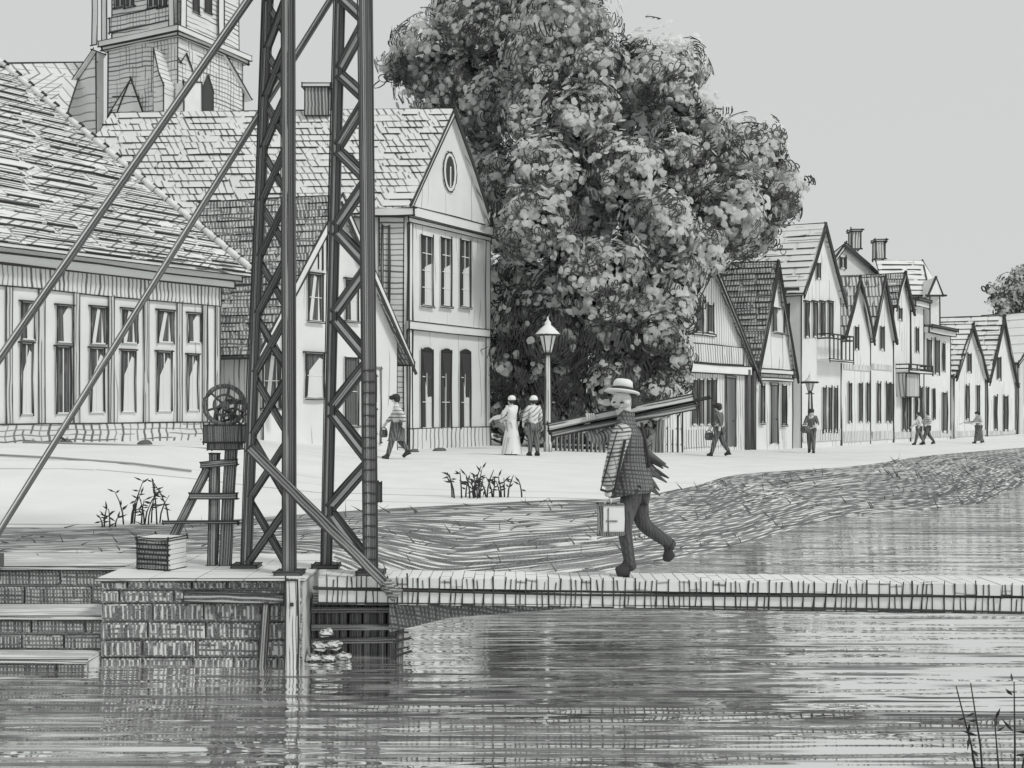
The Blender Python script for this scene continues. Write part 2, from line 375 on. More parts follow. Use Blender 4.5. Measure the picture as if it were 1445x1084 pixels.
# ------------------------------------------------------------------ building helpers
PANE = hatch('window_glass', 36, [(90, 4, .6, 30, .9, 1)], paper=0.16, rough=0.35)
PANE2 = mat('dark_glass', paper=0.075, rough=0.3)
CURT = mat('pale_curtain', paper=0.74)
def window(fr, x0, y0, x1, y1, parent, Y, cols=2, rows=3, curtain=0, sill=True, arch=False, head=False, pane=None, fw=1.6):
    u0, u1, v0, v1 = fr.rect(x0, y0, x1, y1); p = px(Y); f = fw * p; r = R(Y, .8)
    d = min(.07, 3.2 * p)
    mb = MB()
    for a in ((u0 - f, u0, v0, v1), (u1, u1 + f, v0, v1), (u0 - f, u1 + f, v0 - f, v0), (u0 - f, u1 + f, v1, v1 + f)):
        fr.box(mb, *a, 0, d)
    for i in range(1, cols): c = u0 + (u1 - u0) * i / cols; fr.box(mb, c - f * .35, c + f * .35, v0, v1, 0, d * .8)
    for i in range(1, rows): c = v0 + (v1 - v0) * i / rows; fr.box(mb, u0, u1, c - f * .35, c + f * .35, 0, d * .75)
    P = fr.p; e = d + r * .4
    for a, b in (((u0, v0), (u0, v1)), ((u1, v0), (u1, v1)), ((u0, v1), (u1, v1)), ((u0 - f, v0 - f), (u0 - f, v1 + f)), ((u1 + f, v0 - f), (u1 + f, v1 + f))):
        mb.stroke(P(*a, e), P(*b, e), r)
    w = mb.build('window', [PAPER, INK], parent)
    mb = MB()
    if arch:
        c = (u0 + u1) / 2; h = (u1 - u0) / 2
        pts = [P(u0, v0, d * .2), P(u1, v0, d * .2)] + [P(c + h * math.cos(a), v1 - h * .1 + h * .45 * math.sin(a), d * .2 if math.sin(a) < .2 else d + .004) for a in [math.pi * i / 8 for i in range(9)]]
        mb.add(pts, [list(range(len(pts)))])
        for i in range(2, len(pts) - 1): mb.stroke(pts[i] + fr.n * .004, pts[i + 1] + fr.n * .004, r * 1.6)
    else: fr.box(mb, u0, u1, v0, v1, d * .1, d * .25)
    mb.build('pane', [pane or PANE, INK], w)
    if curtain:
        mb = MB(); n = d * .45; U = u1 - u0; H = v1 - v0
        if curtain == 1:      # a drape drawn back to one side: dark triangle left at the top
            mb.poly([P(u0 + U * .12, v0, n), P(u1, v0, n), P(u1, v1 - H * .12, n), P(u0 + U * .78, v1 - H * .08, n), P(u0 + U * .2, v0 + H * .6, n)], fr.n * .006)
        elif curtain == 2:    # parted pair
            mb.poly([P(u0 + U * .05, v0, n), P(u0 + U * .3, v0, n), P(u0 + U * .62, v1 - H * .05, n), P(u0 + U * .42, v1, n)], fr.n * .006)
            mb.poly([P(u0 + U * .7, v0, n), P(u0 + U * .86, v0, n), P(u0 + U * .72, v1 - H * .1, n)], fr.n * .006)
        elif curtain == 3:    # lower half net
            mb.poly([P(u0 + U * .35, v0, n), P(u1, v0, n), P(u1, v0 + H * .62, n), P(u0 + U * .35, v0 + H * .55, n)], fr.n * .006)
        elif curtain == 4:    # blind leaving a slim dark band on the left
            mb.poly([P(u0 + U * .45, v0, n), P(u1, v0, n), P(u1, v1, n), P(u0 + U * .75, v1, n), P(u0 + U * .4, v1 - H * .25, n)], fr.n * .006)
        mb.build('curtain', [CURT, INK], w)
    if sill:
        mb = MB(); fr.box(mb, u0 - f * 1.8, u1 + f * 1.8, v0 - f * 2.2, v0 - f, 0, d * 1.5, 0, r, ((0, 1), (4, 5))); mb.build('sill', [PAPER, INK], w)
    if head:
        mb = MB(); fr.box(mb, u0 - f * 2.4, u1 + f * 2.4, v1 + f, v1 + f * 2.2, 0, d * 1.6, 1); mb.build('lintel', [PAPER, INK], w)
    return w
def door(fr, x0, y0, x1, y1, parent, Y, dark=False):
    u0, u1, v0, v1 = fr.rect(x0, y0, x1, y1); p = px(Y); f = 2 * p; r = R(Y, .8); d = .06; P = fr.p
    mb = MB(); fr.box(mb, u0, u1, v0, v1, 0, d * .4)
    if not dark:
        for a, b in ((.12, .45), (.55, .9)): fr.box(mb, u0 + (u1 - u0) * .2, u1 - (u1 - u0) * .2, v0 + (v1 - v0) * a, v0 + (v1 - v0) * b, d * .4, d * .55, 0, r, FE)
    o = mb.build('door', [hatch('door_dark', 45, [(88, 3.2, .6, 25, .95, 1)], paper=.3) if dark else PAPER, INK], parent)
    mb = MB()
    for a in ((u0 - f, u0, v0, v1), (u1, u1 + f, v0, v1), (u0 - f, u1 + f, v1, v1 + f)): fr.box(mb, *a, 0, d, 0, r, FE)
    mb.build('door_frame', [PAPER, INK], o)
    mb = MB(); mb.lathe(P(u1 - (u1 - u0) * .15, v0 + 1.0, d * .4), [(.001, 0), (.03, .01), (.03, .04), (.001, .06)], 6, 0, True, Matrix(((1, 0, 0), (0, 0, -1), (0, 1, 0)))); mb.build('handle', [INK, INK], o)
    return o
def band(fr, u0, u1, v0, v1, n, parent, name, m, Y, ink=True):
    mb = MB(); fr.box(mb, u0, u1, v0, v1, -.0, n, 0, R(Y) if ink else 0, FE if ink else None); return mb.build(name, [m, INK], parent)
def roof_slope(parent, e0, e1, r1, r0, Y, slab, tile, spc=10, seg=90, lift=None, ink=0.85, tiles=True, wid=1.3, name='roof', gap=.12):
    """e0,e1 eave (left,right seen from outside), r1,r0 ridge"""
    e0, e1, r1, r0 = map(Vector, (e0, e1, r1, r0)); n = (e1 - e0).cross(r0 - e0)
    if n.length < 1e-6: n = (e1 - e0).cross(r1 - e0)
    n.normalize()
    if n.z < 0: n = -n
    p = px(Y); mb = MB(); t = V(0, 0, -.09)
    mb.hexa([e0 + t, e1 + t, r1 + t, r0 + t, e0, e1, r1, r0], 0, R(Y, 1.1), ((4, 5), (5, 6), (6, 7), (7, 4), (0, 1)))
    o = mb.build(name, [slab, INK], parent)
    if not tiles: return o
    slope = ((r0 - e0).length + (r1 - e1).length) / 2; nc = max(3, int(abs((r1 - e1).z) / (spc * p))); th = lift or 1.6 * p; k = 0
    for j in range(nc):
        f0, f1 = j / nc, min(1, (j + 1.08) / nc)
        A, B, C, D = e0.lerp(r0, f0), e1.lerp(r1, f0), e1.lerp(r1, f1), e0.lerp(r0, f1)
        L = (B - A).length; x = -uni(0, seg) * p
        while x < L and k < 298:
            ln = uni(.45, 1.5) * seg * p; a, b = max(0, x), min(L, x + ln - gap * seg * p * rnd())
            x += ln
            if b - a < 6 * p: continue
            k += 1
            q = [A.lerp(B, a / L), A.lerp(B, b / L), D.lerp(C, b / L), D.lerp(C, a / L)]
            h0, h1 = n * (th * uni(.8, 1.3)), n * (th * .25)
            mb = MB(); mb.hexa([q[0] + n * .002, q[1] + n * .002, q[2] + n * .002, q[3] + n * .002, q[0] + h0, q[1] + h0, q[2] + h1, q[3] + h1], 0)
            if rnd() < ink:
                i0, i1 = uni(0, .2), uni(.75, 1); mb.stroke(q[0].lerp(q[1], i0) + h0 * .6, q[0].lerp(q[1], i1) + h0 * .6, R(Y, wid * uni(.6, 1.25)))
            mb.build('roof_tile', [tile, INK], o)
    return o
def house(name, label, P, g, s, zb, ze, zr, Y, wall, slab, tile, cat='house', group=None, left=True, right=False, over=.25, barge=True, spc=10, seg=80, ink=.85, bw=5, apex=0.5, fwd=.15, gap=.12):
    P = V(P[0], P[1], 0); g = V(g[0], g[1], 0); s = V(s[0], s[1], 0); Zb, Ze, Zr = V(0, 0, zb), V(0, 0, ze), V(0, 0, zr)
    mid = P + g * apex
    root = thing(name, label, cat, P + g / 2 + Zb, group)
    mb = MB(); r = R(Y)
    pts = [P + Zb, P + g + Zb, P + g + s + Zb, P + s + Zb, P + Ze, P + g + Ze, P + g + s + Ze, P + s + Ze, mid + Zr, mid + s + Zr]
    mb.add(pts, [(0, 1, 5, 8, 4), (1, 2, 6, 5), (2, 3, 7, 9, 6), (3, 0, 4, 7)])
    for a, b in ((0, 4), (1, 5), (0, 1), (3, 0), (3, 7), (1, 2), (2, 6)): mb.stroke(pts[a], pts[b], r)
    mb.build('wall', [wall, INK], root)
    sh = s.normalized(); gl = g.length; o = over / gl
    F = -sh * fwd
    def eave(side, back):
        k = -(apex + o) if side < 0 else (1 - apex + o); q = mid + g * k + (s + sh * .1 if back else F)
        f = (apex + o) / apex if side < 0 else (1 - apex + o) / (1 - apex)
        return q + V(0, 0, zr - (zr - ze) * f + .09)
    ra, rb = mid + F + V(0, 0, zr + .09), mid + s + sh * .1 + V(0, 0, zr + .09)
    roof_slope(root, eave(-1, 1), eave(-1, 0), ra, rb, Y, slab, tile, spc, seg, ink=ink, tiles=left, gap=gap)
    roof_slope(root, eave(1, 0), eave(1, 1), rb, ra, Y, slab, tile, spc, seg, ink=ink, tiles=right, gap=gap)
    fr = Fr(P + Zb, (g.x, g.y)); sf = Fr(P + s + Zb, (-s.x, -s.y))
    if barge:
        w = bw * px(Y)
        for sd_ in (-1, 1):
            a, b = eave(sd_, 0), ra; d = (b - a); n = fr.n * .05; dn = V(0, 0, -w)
            mb = MB(); mb.poly([a + fr.n * .012, b + fr.n * .012, b + dn * 1.25 + fr.n * .012, a + dn + fr.n * .012], n, 0)
            off = fr.n * .064
            mb.stroke(a + off, b + off, r * 1.3); mb.stroke(a + dn + off, b + dn * 1.25 + off, r * (2.2 if sd_ > 0 else 1.2)); mb.stroke(a + off, a + dn + off, r)
            mb.build('bargeboard', [PAPER, INK], root)
    return root, fr, sf
def chimney(parent, c, w, d, h, Y, m=None, pots=True):
    mb = MB(); mb.box(c + V(0, 0, h / 2), (w, d, h), 0, R(Y)); o = mb.build('chimney', [m or hatch('chimney_brick', 45, [(90, 4, .6, 20, .7, 1)], paper=.5), INK], parent)
    mb = MB(); mb.box(c + V(0, 0, h + .06), (w * 1.2, d * 1.2, .12), 0, R(Y)); mb.build('chimney_cap', [PAPER, INK], o)
def fence(name, label, a, b, h, Y, pitch, parent=None, tone=None, hv=.1, cat='fence', wf=.5):
    a, b = Vector(a), Vector(b); d = b - a; L = d.length; d.normalize(); n = max(2, int(L / pitch)); nn = V(d.y, -d.x, 0)
    root = parent or thing(name, label, cat, (a + b) / 2)
    for z in (h * .25, h * .75):
        mb = MB(); mb.beam(a + V(0, 0, z), b + V(0, 0, z), .05, .03); mb.build('rail', [PAPER, INK], root)
    for i in range(n):
        q = a + d * ((i + .5) * L / n + uni(-.1, .1) * pitch); w = pitch * wf; hh = h * (1 + uni(-hv, hv)); k = nn * .03
        mb = MB(); f = d * (w / 2); z = V(0, 0, hh)
        mb.hexa([q - f + k * 1.6, q + f + k * 1.6, q + f + k * .6, q - f + k * .6, q - f + k * 1.6 + z, q + f + k * 1.6 + z, q + f + k * .6 + z, q - f + k * .6 + z])
        mb.stroke(q - f + k * 1.6, q - f + k * 1.6 + z, R(Y, uni(.8, 1.5)))
        mb.build('picket', [tone or PAPER, INK], root)
    return root

# ------------------------------------------------------------------ buildings
M_PLAIN = mat('plain_wall', [(88, .33, .05, 2.4, .35, 1.5)], paper=.8)
M_SIDE = hatch('clapboard_side', 36, [(2, 7.5, .22, 70, .85, .8)], paper=.76)
M_TILE = hatch('roof_light', 36, [(62, 9, .2, 70, .6, 1.2)], paper=.77)
M_TILE_D = hatch('roof_dark', 31, [(72, 5, .62, 26, .8, 1.2), (3, 9, .3, 40, .6, 1)], paper=.62)
M_TILE_H = hatch('roof_hall', 26, [(2, 5.5, .45, 70, .62, 1.0), (-38, 10, .2, 110, .55, 1.0)], paper=.77)
M_FRIEZE = hatch('frieze', 26, [(90, 6.5, .36, 30, .92, 1)], paper=.74)
M_PLINTH = hatch('plinth', 26, [(90, 12, .22, 20, .7, 1), (0, 7, .2, 60, .6, 1)], paper=.74)
M_PIL = hatch('pilaster', 26, [(90, 4, .42, 60, .75, 1)], paper=.62)

# --- the long hall on the left
D = V(.6, .8, 0); NB = V(-.8, .6, 0); C1 = V(-7.45, 28, 0); LEN, DEP, ZB, ZE, PITCH = 17.0, 9.0, .6, 4.66, 1.3
root = thing('hall', 'long white hall with pilasters, paired windows and a big hipped tile roof at left', 'hall', C1 - D * LEN / 2 + NB * 4 + V(0, 0, ZB))
hf = Fr(C1 - D * LEN + V(0, 0, ZB), (D.x, D.y))
mb = MB(); q = [C1 - D * LEN, C1, C1 + NB * DEP, C1 - D * LEN + NB * DEP]
mb.hexa([p + V(0, 0, ZB) for p in q] + [p + V(0, 0, ZE + .3) for p in q], 0, R(27), ((0, 1), (0, 4), (1, 5)))
mb.build('wall', [M_PLAIN, INK], root)
def hv(y, x): u = hf.u(x); return u, hf.v(u, y)
HU0 = hf.u(-60)
band(hf, HU0, LEN, 4.13 - ZB, 4.62 - ZB, .05, root, 'frieze', M_FRIEZE, 26)
band(hf, HU0, LEN + .06, .0, 1.18 - ZB, .07, root, 'plinth', M_PLINTH, 26)
mb = MB()
hf.box(mb, HU0 - 1, LEN + .3, 4.6 - ZB, 4.78 - ZB, 0, .22, 0, R(27, 1.6), FE); hf.box(mb, HU0 - 1, LEN + .42, 4.78 - ZB, 4.96 - ZB, 0, .36, 0, R(27, 1.3), FE)
mb.build('cornice', [PAPER, INK], root)
mb = MB(); hf.box(mb, HU0 - 1, LEN + .5, 4.965 - ZB, 5.1 - ZB, .05, .48, 0, R(27, 1.7), FE); mb.build('gutter', [WHITE, INK], root)
for x in (12, 58, 107, 156, 205, 252, 288, 306):
    u = hf.u(x); w = 4.2 * px(26); mb = MB(); hf.box(mb, u - w, u + w, 1.18 - ZB, 4.13 - ZB, 0, .05, 0, R(26, .8), ((0, 4), (1, 5))); mb.build('pilaster', [M_PIL, INK], root)
for i, (x0, x1, yt, yb) in enumerate(((30, 47, 428, 478), (80, 100, 433, 482), (128, 148, 435, 484), (172, 192, 438, 483), (222, 243, 440, 482), (265, 281, 444, 482))):
    window(hf, x0, yt, x1, yb, root, 26, 1, 1, (4, 4, 2, 2, 2, 4)[i], False, False, True)
    window(hf, x0 - 1, yt + 58, x1 - 3, 583 - i, root, 26, 2, 1, (1, 0, 1, 1, 1, 1)[i], False, False, True)
OV = .55; ez = 5.1
def hp(u, b, z): return C1 - D * LEN + D * u + NB * b + V(0, 0, z)
HT = 4.5; rz = ez + HT * PITCH
M_SLAB = hatch('roof_slab', 27, [(2, 6, .4, 70, .45, 1.5)], paper=.74)
roof_slope(root, hp(2.5, -OV, ez - OV * PITCH * .15), hp(LEN + OV, -OV, ez - OV * PITCH * .15), hp(LEN - HT, HT, rz), hp(2.5, HT, rz), 26, M_SLAB, M_TILE_H, 11.5, 95, ink=1, wid=1.9)
roof_slope(root, hp(LEN + OV, -OV, ez - OV * .2), hp(LEN + OV, DEP + OV, ez - OV * .2), hp(LEN - HT, HT, rz), hp(LEN - HT, HT, rz), 26, M_SLAB, M_TILE_H, tiles=False)
roof_slope(root, hp(LEN + OV, DEP + OV, ez - OV * .2), hp(0, DEP + OV, ez - OV * .2), hp(0, HT, rz), hp(LEN - HT, HT, rz), 26, M_SLAB, M_TILE_H, tiles=False)
a, b = hp(LEN + OV, -OV, ez + .02), hp(LEN - HT, HT, rz + .04)
for i in range(24):
    f0, f1 = i / 24, (i + .93) / 24
    mb = MB(); mb.tube([a.lerp(b, f0), a.lerp(b, f1)], [.1, .085], 6)
    p = a.lerp(b, f0); mb.tube([p + V(-.09, -.03, .06), p + V(.0, -.05, .12), p + V(.09, -.02, .03)], R(27, 2 if i > 9 else 1.2), 4, 1)
    mb.build('hip_tile', [PAPER, INK], root)

# --- tall corner house with pedimented gable
P0 = (-3.33, 35); root, gf, sf = house('corner_house', 'tall white house with pedimented gable and oval window beside the big tree', P0, (2.5, 4.0), (-11.5, .5), .1, 8.0, 11.55, 36, M_PLAIN, M_TILE, M_TILE, over=.25, spc=10.5, seg=75, ink=.95, bw=7, fwd=.12, gap=.4)
W = gf.u(690)
band(gf, -.12, gf.u(690) + .1, gf.v(1, 312), gf.v(1, 299), .22, root, 'cornice', PAPER, 36)
band(gf, -.06, gf.u(690), gf.v(1, 320), gf.v(1, 314), .1, root, 'cornice', PAPER, 36)
band(gf, -.06, gf.u(688), gf.v(2, 470), gf.v(2, 459), .12, root, 'string_course', PAPER, 36)
band(gf, .0, gf.u(690), .0, gf.v(2, 604), .08, root, 'plinth', hatch('plinth_gable', 37, [(90, 10, .24, 40, .85, .8)], paper=.78), 36)
for x0, x1 in ((576, 580), (684, 690)):
    band(gf, gf.u(x0), gf.u(x1), gf.v(2, 604), gf.v(2, 325), .06, root, 'pilaster', PAPER, 36)
for i, (x0, x1) in enumerate(((593, 608), (621, 634), (648, 661))):
    window(gf, x0, 334 + i * 3, x1, 430 + i, root, 37, 2, 4, (3, 3, 3)[i], True, pane=PANE2)
    window(gf, x0, 496 + i, x1, 603, root, 37, 2, 3, (4, 0, 4)[i], False, True, pane=PANE2)
u0, u1, v0, v1 = gf.rect(626, 218, 641, 268); c = gf.p((u0 + u1) / 2, (v0 + v1) / 2, .0)
mb = MB(); AX = Matrix((gf.r, V(0, 0, 1), gf.n)).transposed()
rx, ry = (u1 - u0) / 2, (v1 - v0) / 2
el = [(math.cos(t) * rx, math.sin(t) * ry) for t in [2 * math.pi * i / 14 for i in range(14)]]
mb.poly([c + gf.r * (x * 1.25) + V(0, 0, y * 1.12) for x, y in el], gf.n * .05, 0, R(36)); ow = mb.build('oval_window', [PAPER, INK], root)
mb = MB(); mb.poly([c + gf.n * .052 + gf.r * (x * .8) + V(0, 0, y * .9) for x, y in el], gf.n * .01, 0); mb.build('pane', [PANE2, INK], ow)
mb = MB(); mb.beam(c + gf.n * .068 + V(0, 0, -ry * .85), c + gf.n * .068 + V(0, 0, ry * .3), .06, .01, 0, 0, gf.r); mb.build('glazing_bar', [PAPER, INK], ow)
band(sf, sf.u(535), sf.u(575) - .1, 0, 7.75, .03, root, 'siding', M_SIDE, 36)
mb = MB(); sf.box(mb, sf.u(520), sf.u(575) + .25, 7.55, 7.78, 0, .3, 0, R(36, 1.4), FE); mb.build('eave_cornice', [PAPER, INK], root)
window(sf, 541, 320, 549, 430, root, 36, 1, 1, 0, False, pane=PANE)
chimney(root, at(449, 166, 37.2), .8, .6, .95, 37)

# --- low house with the dark roof in front of it
root, lf, ls = house('low_house', 'low gabled house with dark tiled roof behind the lattice tower', (-6.67, 29.5), (3.17, 4.0), (-4.07, 1.05), .1, 3.52, 7.55, 31, mat('plain_gable', [(90, .3, .06, 2.0, .4, 1)], paper=.8), M_TILE_D, M_TILE_D, over=.42, spc=11, seg=40, ink=.7, bw=13, fwd=.2)
for x0, y0, x1, y1, cu, hd in ((434, 388, 453, 452, 2, True), (487, 396, 503, 452, 4, True), (430, 500, 455, 560, 1, True), (486, 505, 503, 600, 0, False)):
    window(lf, x0, y0, x1, y1, root, 31, 1, 2, cu, True, False, hd)
mb = MB()
for i in range(4): u = lf.u(449 + i * 6); mb.stroke(lf.p(u, lf.v(u, 380), .02), lf.p(u, lf.v(u, 335 - i), .02), R(31, 1.3))
for i in range(8): u = lf.u(449 + i * 1.8); 
mb.build('vent_slat', [INK, INK], root)
window(ls, 374, 500, 397, 575, root, 30, 1, 2, 2, True, False, True)
band(ls, .2, ls.u(372), 0, 3.3, .03, root, 'siding', hatch('siding_vertical', 30, [(90, 8, .22, 90, .85, 1)], paper=.74), 30)
door(lf, 512, 520, 535, 625, root, 32)

# --- church behind the roofs
M_CH = hatch('church_brick', 88, [(1, 6.5, .24, 45, .78, 1), (90, 6.2, .2, 40, .62, 1)], paper=.76)
M_CH2 = hatch('church_stone', 88, [(2, 7, .2, 50, .62, 1)], paper=.78)
YC = 88.0; th = math.radians(27); A = 7.7; cc = at(251, 50, YC); cc.z = 0
root = thing('church', 'brick church with square belfry tower and buttresses rising behind the roofs', 'church', cc)
lv, rv = V(-math.cos(th), math.sin(th), 0), V(math.sin(th), math.cos(th), 0)
def zz(y, Y=YC): return EYE - (y - HY) / FPX * Y
def sq(mb, c, a, z0, z1, m=0, ink=0, inset=0.0):
    o = c + lv * inset + rv * inset; a2 = a - 2 * inset
    q = [o, o + rv * a2, o + rv * a2 + lv * a2, o + lv * a2]
    mb.hexa([p + V(0, 0, z0) for p in q] + [p + V(0, 0, z1) for p in q], m, ink)
mb = MB(); sq(mb, cc, A, 0, zz(52), 0, R(YC)); tw = mb.build('tower_wall', [M_CH, INK], root)
mb = MB(); sq(mb, cc, A, zz(52), zz(47), 0, R(YC, 1.3), -.35); sq(mb, cc, A, zz(47), zz(39), 0, R(YC, .8), -.55); mb.build('tower_cornice', [PAPER, INK], root)
mb = MB(); sq(mb, cc, A, zz(39), zz(-60), 0, R(YC), .2); up = mb.build('belfry_wall', [M_CH2, INK], root)
fl = Fr(cc + lv * A, (-lv.x, -lv.y)); frr = Fr(cc, (rv.x, rv.y))
for f_, xs in ((fl, (134, 148, 243)), (frr, (258, 312))):
    for x in xs:
        band(f_, f_.u(x) - .3, f_.u(x) + .3, zz(39), zz(-60), .06, root, 'pilaster', PAPER, YC)
f2 = Fr(cc + lv * (A - .2) + rv * .2, (-lv.x, -lv.y)); f3 = Fr(cc + lv * .2 + rv * .2, (rv.x, rv.y))
band(f2, f2.u(155), f2.u(240), f2.v(3, 38), f2.v(3, 17), .05, root, 'panel', M_CH, YC)
for x0, x1 in ((163, 177), (178, 190), (210, 223), (224, 236)): window(f2, x0, -40, x1, 9, root, YC, 2, 1, 0, True, pane=PANE2, fw=1)
for x0, x1 in ((272, 280), (289, 297)): window(f3, x0, -40, x1, 17, root, YC, 1, 1, 0, True, pane=PANE2, fw=1)
def outline(f_, pts, r, parent, name, fill=None, n=.12):
    P_ = [f_.p(f_.u(x), f_.v(f_.u(x), y), n) for x, y in pts]
    mb = MB()
    if fill is not None: mb.poly([p - f_.n * (n - .01) for p in P_], f_.n * (n - .02), 0)
    for a, b in zip(P_, P_[1:]): mb.stroke(a, b, r)
    return mb.build(name, [fill or PAPER, INK], parent)
outline(fl, ((155, 162), (186, 112), (204, 162)), R(YC, 1.4), root, 'gablet', M_CH2)
outline(fl, ((166, 162), (186, 112)), R(YC, 1.2), root, 'gablet_rib'); outline(fl, ((162, 137), (196, 137)), R(YC), root, 'gablet_rib')
outline(fl, ((232, 190), (232, 74), (240, 110), (246, 125), (246, 190)), R(YC, 1.1), root, 'buttress', M_CH2, 1.2)
outline(frr, ((248.5, 190), (248.5, 118), (274, 118), (274, 190)), R(YC, 1.2), root, 'porch', PAPER, .8)
outline(frr, ((251, 84), (254, 88), (262, 76), (275, 112)), R(YC, 1.1), root, 'porch_gable')
mb = MB(); u0, u1, v0, v1 = frr.rect(285, 106, 300, 165); P_ = frr.p; cu = (u0 + u1) / 2
mb.poly([P_(u0, v0, .02), P_(u1, v0, .02), P_(u1, v1 - 1.2, .02), P_(cu, v1, .02), P_(u0, v1 - 1.2, .02)], frr.n * .06, 0, R(YC, 1.2)); mb.build('lancet_window', [PANE2, INK], root)
for f_, x0, x1, y0, y1, sg in ((fl, 92, 133, 78, 132, -1), (frr, 311, 346, 80, 126, 1)):
    a, b = f_.u(x0), f_.u(x1); za, zb_ = (f_.v((a + b) / 2, y1), f_.v((a + b) / 2, y0))
    if sg < 0: pts = [f_.p(a, 0, -.2), f_.p(b, 0, -.2), f_.p(b, zb_, -.2), f_.p(a, za, -.2)]
    else: pts = [f_.p(a, 0, -.2), f_.p(b, 0, -.2), f_.p(b, za, -.2), f_.p(a, zb_, -.2)]
    mb = MB(); mb.poly(pts, -f_.n * .8, 0)
    for i in range(4): mb.stroke(pts[i] + f_.n * .02, pts[(i + 1) % 4] + f_.n * .02, R(YC))
    mb.build('aisle_wall', [hatch('aisle_wall', 88, [(2, 13, .12, 50, .5, .6)], paper=.82), INK], root)
    mb = MB(); e = V(0, 0, .15); i, j = (3, 2) if sg < 0 else (2, 3); k = f_.r * (sg * .6)
    mb.poly([pts[i] + k + f_.n * .4 - V(0, 0, .5), pts[j] + f_.n * .4, pts[j] - f_.n * 1.0, pts[i] + k - f_.n * 1.0 - V(0, 0, .5)], e, 0, R(YC, 1.2)); mb.build('aisle_roof', [PAPER, INK], root)
# nave, its ridge running left
na, nb = at(-60, 90, 92), at(118, 88, 95); ea, eb = at(-60, 200, 86), at(86, 190, 88)
roof_slope(root, ea, eb, nb, na, 90, hatch('nave_roof', 90, [(58, 13, .16, 120, .8, 1), (1, 9, .14, 60, .5, 1)], paper=.77), PAPER, tiles=False, name='nave_roof')

# --- the row of houses along the canal, receding to the right
RD = V(.613, .79, 0); RO = V(6.1, 40, 0)
def row(x):
    k = (x - CX) / FPX; t = (RO.y * k - RO.x) / (RD.x - RD.y * k); return RO + RD * t
def rowhouse(name, label, x0, x1, ya, ye, depth, wall, slab, tile, **k):
    a, b = row(x0), row(x1); m = (a + b) / 2; Y = m.y
    zr, ze = zz(ya, Y), zz(ye, Y)
    sdir_ = k.pop('sdir', (-.93, .37)); s = V(sdir_[0], sdir_[1], 0).normalized() * depth
    r, f, sfr = house(name, label, (a.x, a.y), (b.x - a.x, b.y - a.y), (s.x, s.y), -.5, ze, zr, Y, wall, slab, tile, group='canal house row', **k)
    return r, f, sfr, Y
M_R1 = hatch('clapboard_vertical', 43, [(88, 7, .2, 60, .7, 1)], paper=.78)
M_RW = hatch('row_wall', 55, [(90, 11, .1, 50, .4, 1)], paper=.79)
M_RT = hatch('row_roof_light', 50, [(1, 8, .2, 50, .3, 1)], paper=.79)
M_RTD = hatch('row_roof_dark', 48, [(88, 4, .5, 30, .9, 1), (1, 7, .3, 30, .8, .8)], paper=.62)
M_RTB = hatch('row_roof_board', 55, [(84, 5, .5, 80, .85, 1)], paper=.68)
M_BASE = hatch('row_plinth', 50, [(84, 6, .3, 30, .9, 1)], paper=.76)
def base_hatch(root, f, x0, x1, y0, y1, Y): band(f, f.u(x0), f.u(x1), f.v(f.u(x0), y1), f.v(f.u(x0), y0), .05, root, 'plinth', M_BASE, Y, False)
def balcony(root, f, x0, x1, y0, y1, Y, out=.6, n=7):
    u0, u1, v0, v1 = f.rect(x0, y0, x1, y1); p = px(Y)
    mb = MB(); f.box(mb, u0, u1, v0 - 3 * p, v0, 0, out, 0, R(Y), FE); o = mb.build('balcony', [PAPER, INK], root)
    for v in (v1, v1 - 6 * p):
        mb = MB(); mb.beam(f.p(u0, v, out), f.p(u1, v, out), 1.8 * p, 1.8 * p); mb.beam(f.p(u0, v, .0), f.p(u0, v, out), 1.8 * p, 1.8 * p); mb.beam(f.p(u1, v, .0), f.p(u1, v, out), 1.8 * p, 1.8 * p); mb.build('balcony_rail', [INK, INK], o)
    for i in range(n):
        u = u0 + (u1 - u0) * i / (n - 1); mb = MB(); mb.beam(f.p(u, v0, out), f.p(u, v1, out), 1.5 * p, 1.5 * p); mb.build('baluster', [INK, INK], o)
h, f, s_, Y = rowhouse('shop_house', 'boarded gable shop house with balcony, half hidden by the big tree', 930, 1062, 372, 520, 2.4, M_R1, M_TILE_D, M_RTD, over=.3, bw=8)
window(f, 981, 431, 989, 468, h, Y, 1, 1, 0, False); window(f, 997, 431, 1004, 468, h, Y, 1, 1, 0, False)
band(f, f.u(977), f.u(1008), f.v(2, 471), f.v(2, 468), .06, h, 'sill', PAPER, Y)
band(f, f.u(966), f.u(1046), f.v(f.u(1000), 512), f.v(f.u(1000), 487), .1, h, 'balcony_front', M_BASE, Y)
band(f, f.u(960), f.u(1056), f.v(f.u(1000), 527), f.v(f.u(1000), 514), .16, h, 'fascia', WHITE, Y)
for x0, x1 in ((975, 981), (985, 990), (996, 1001), (1004, 1008)): window(f, x0, 537, x1, 598, h, Y, 1, 1, 0, False)
door(f, 1023, 533, 1036, 630, h, Y, True)
base_hatch(h, f, 962, 1020, 607, 632, Y)
fr_ = Fr(f.o + f.n * .02, (f.r.x, f.r.y))
for x in (1052, 1060): mb = MB(); u = f.u(x); mb.tube([f.p(u, 0, .12), f.p(u, 3.6, .12)], .1, 8); mb.build('drainpipe', [hatch('pipe', 44, [(90, 3, .7, 60, .9, 1)], paper=.2), INK], h)
h, f, s_, Y = rowhouse('narrow_house', 'narrow steep gabled house with dark tiled roof beside the boarded shop', 1065, 1118, 372, 522, 3.0, M_RW, M_RTD, M_RTD, over=.12, bw=9, spc=8, seg=40)
window(f, 1089, 435, 1104, 468, h, Y, 2, 1, 4, True)
for y0, y1 in ((528, 522), (538, 534)): band(f, f.u(1066), f.u(1116), f.v(2, y0), f.v(2, y1), .12, h, 'fascia', PAPER, Y)
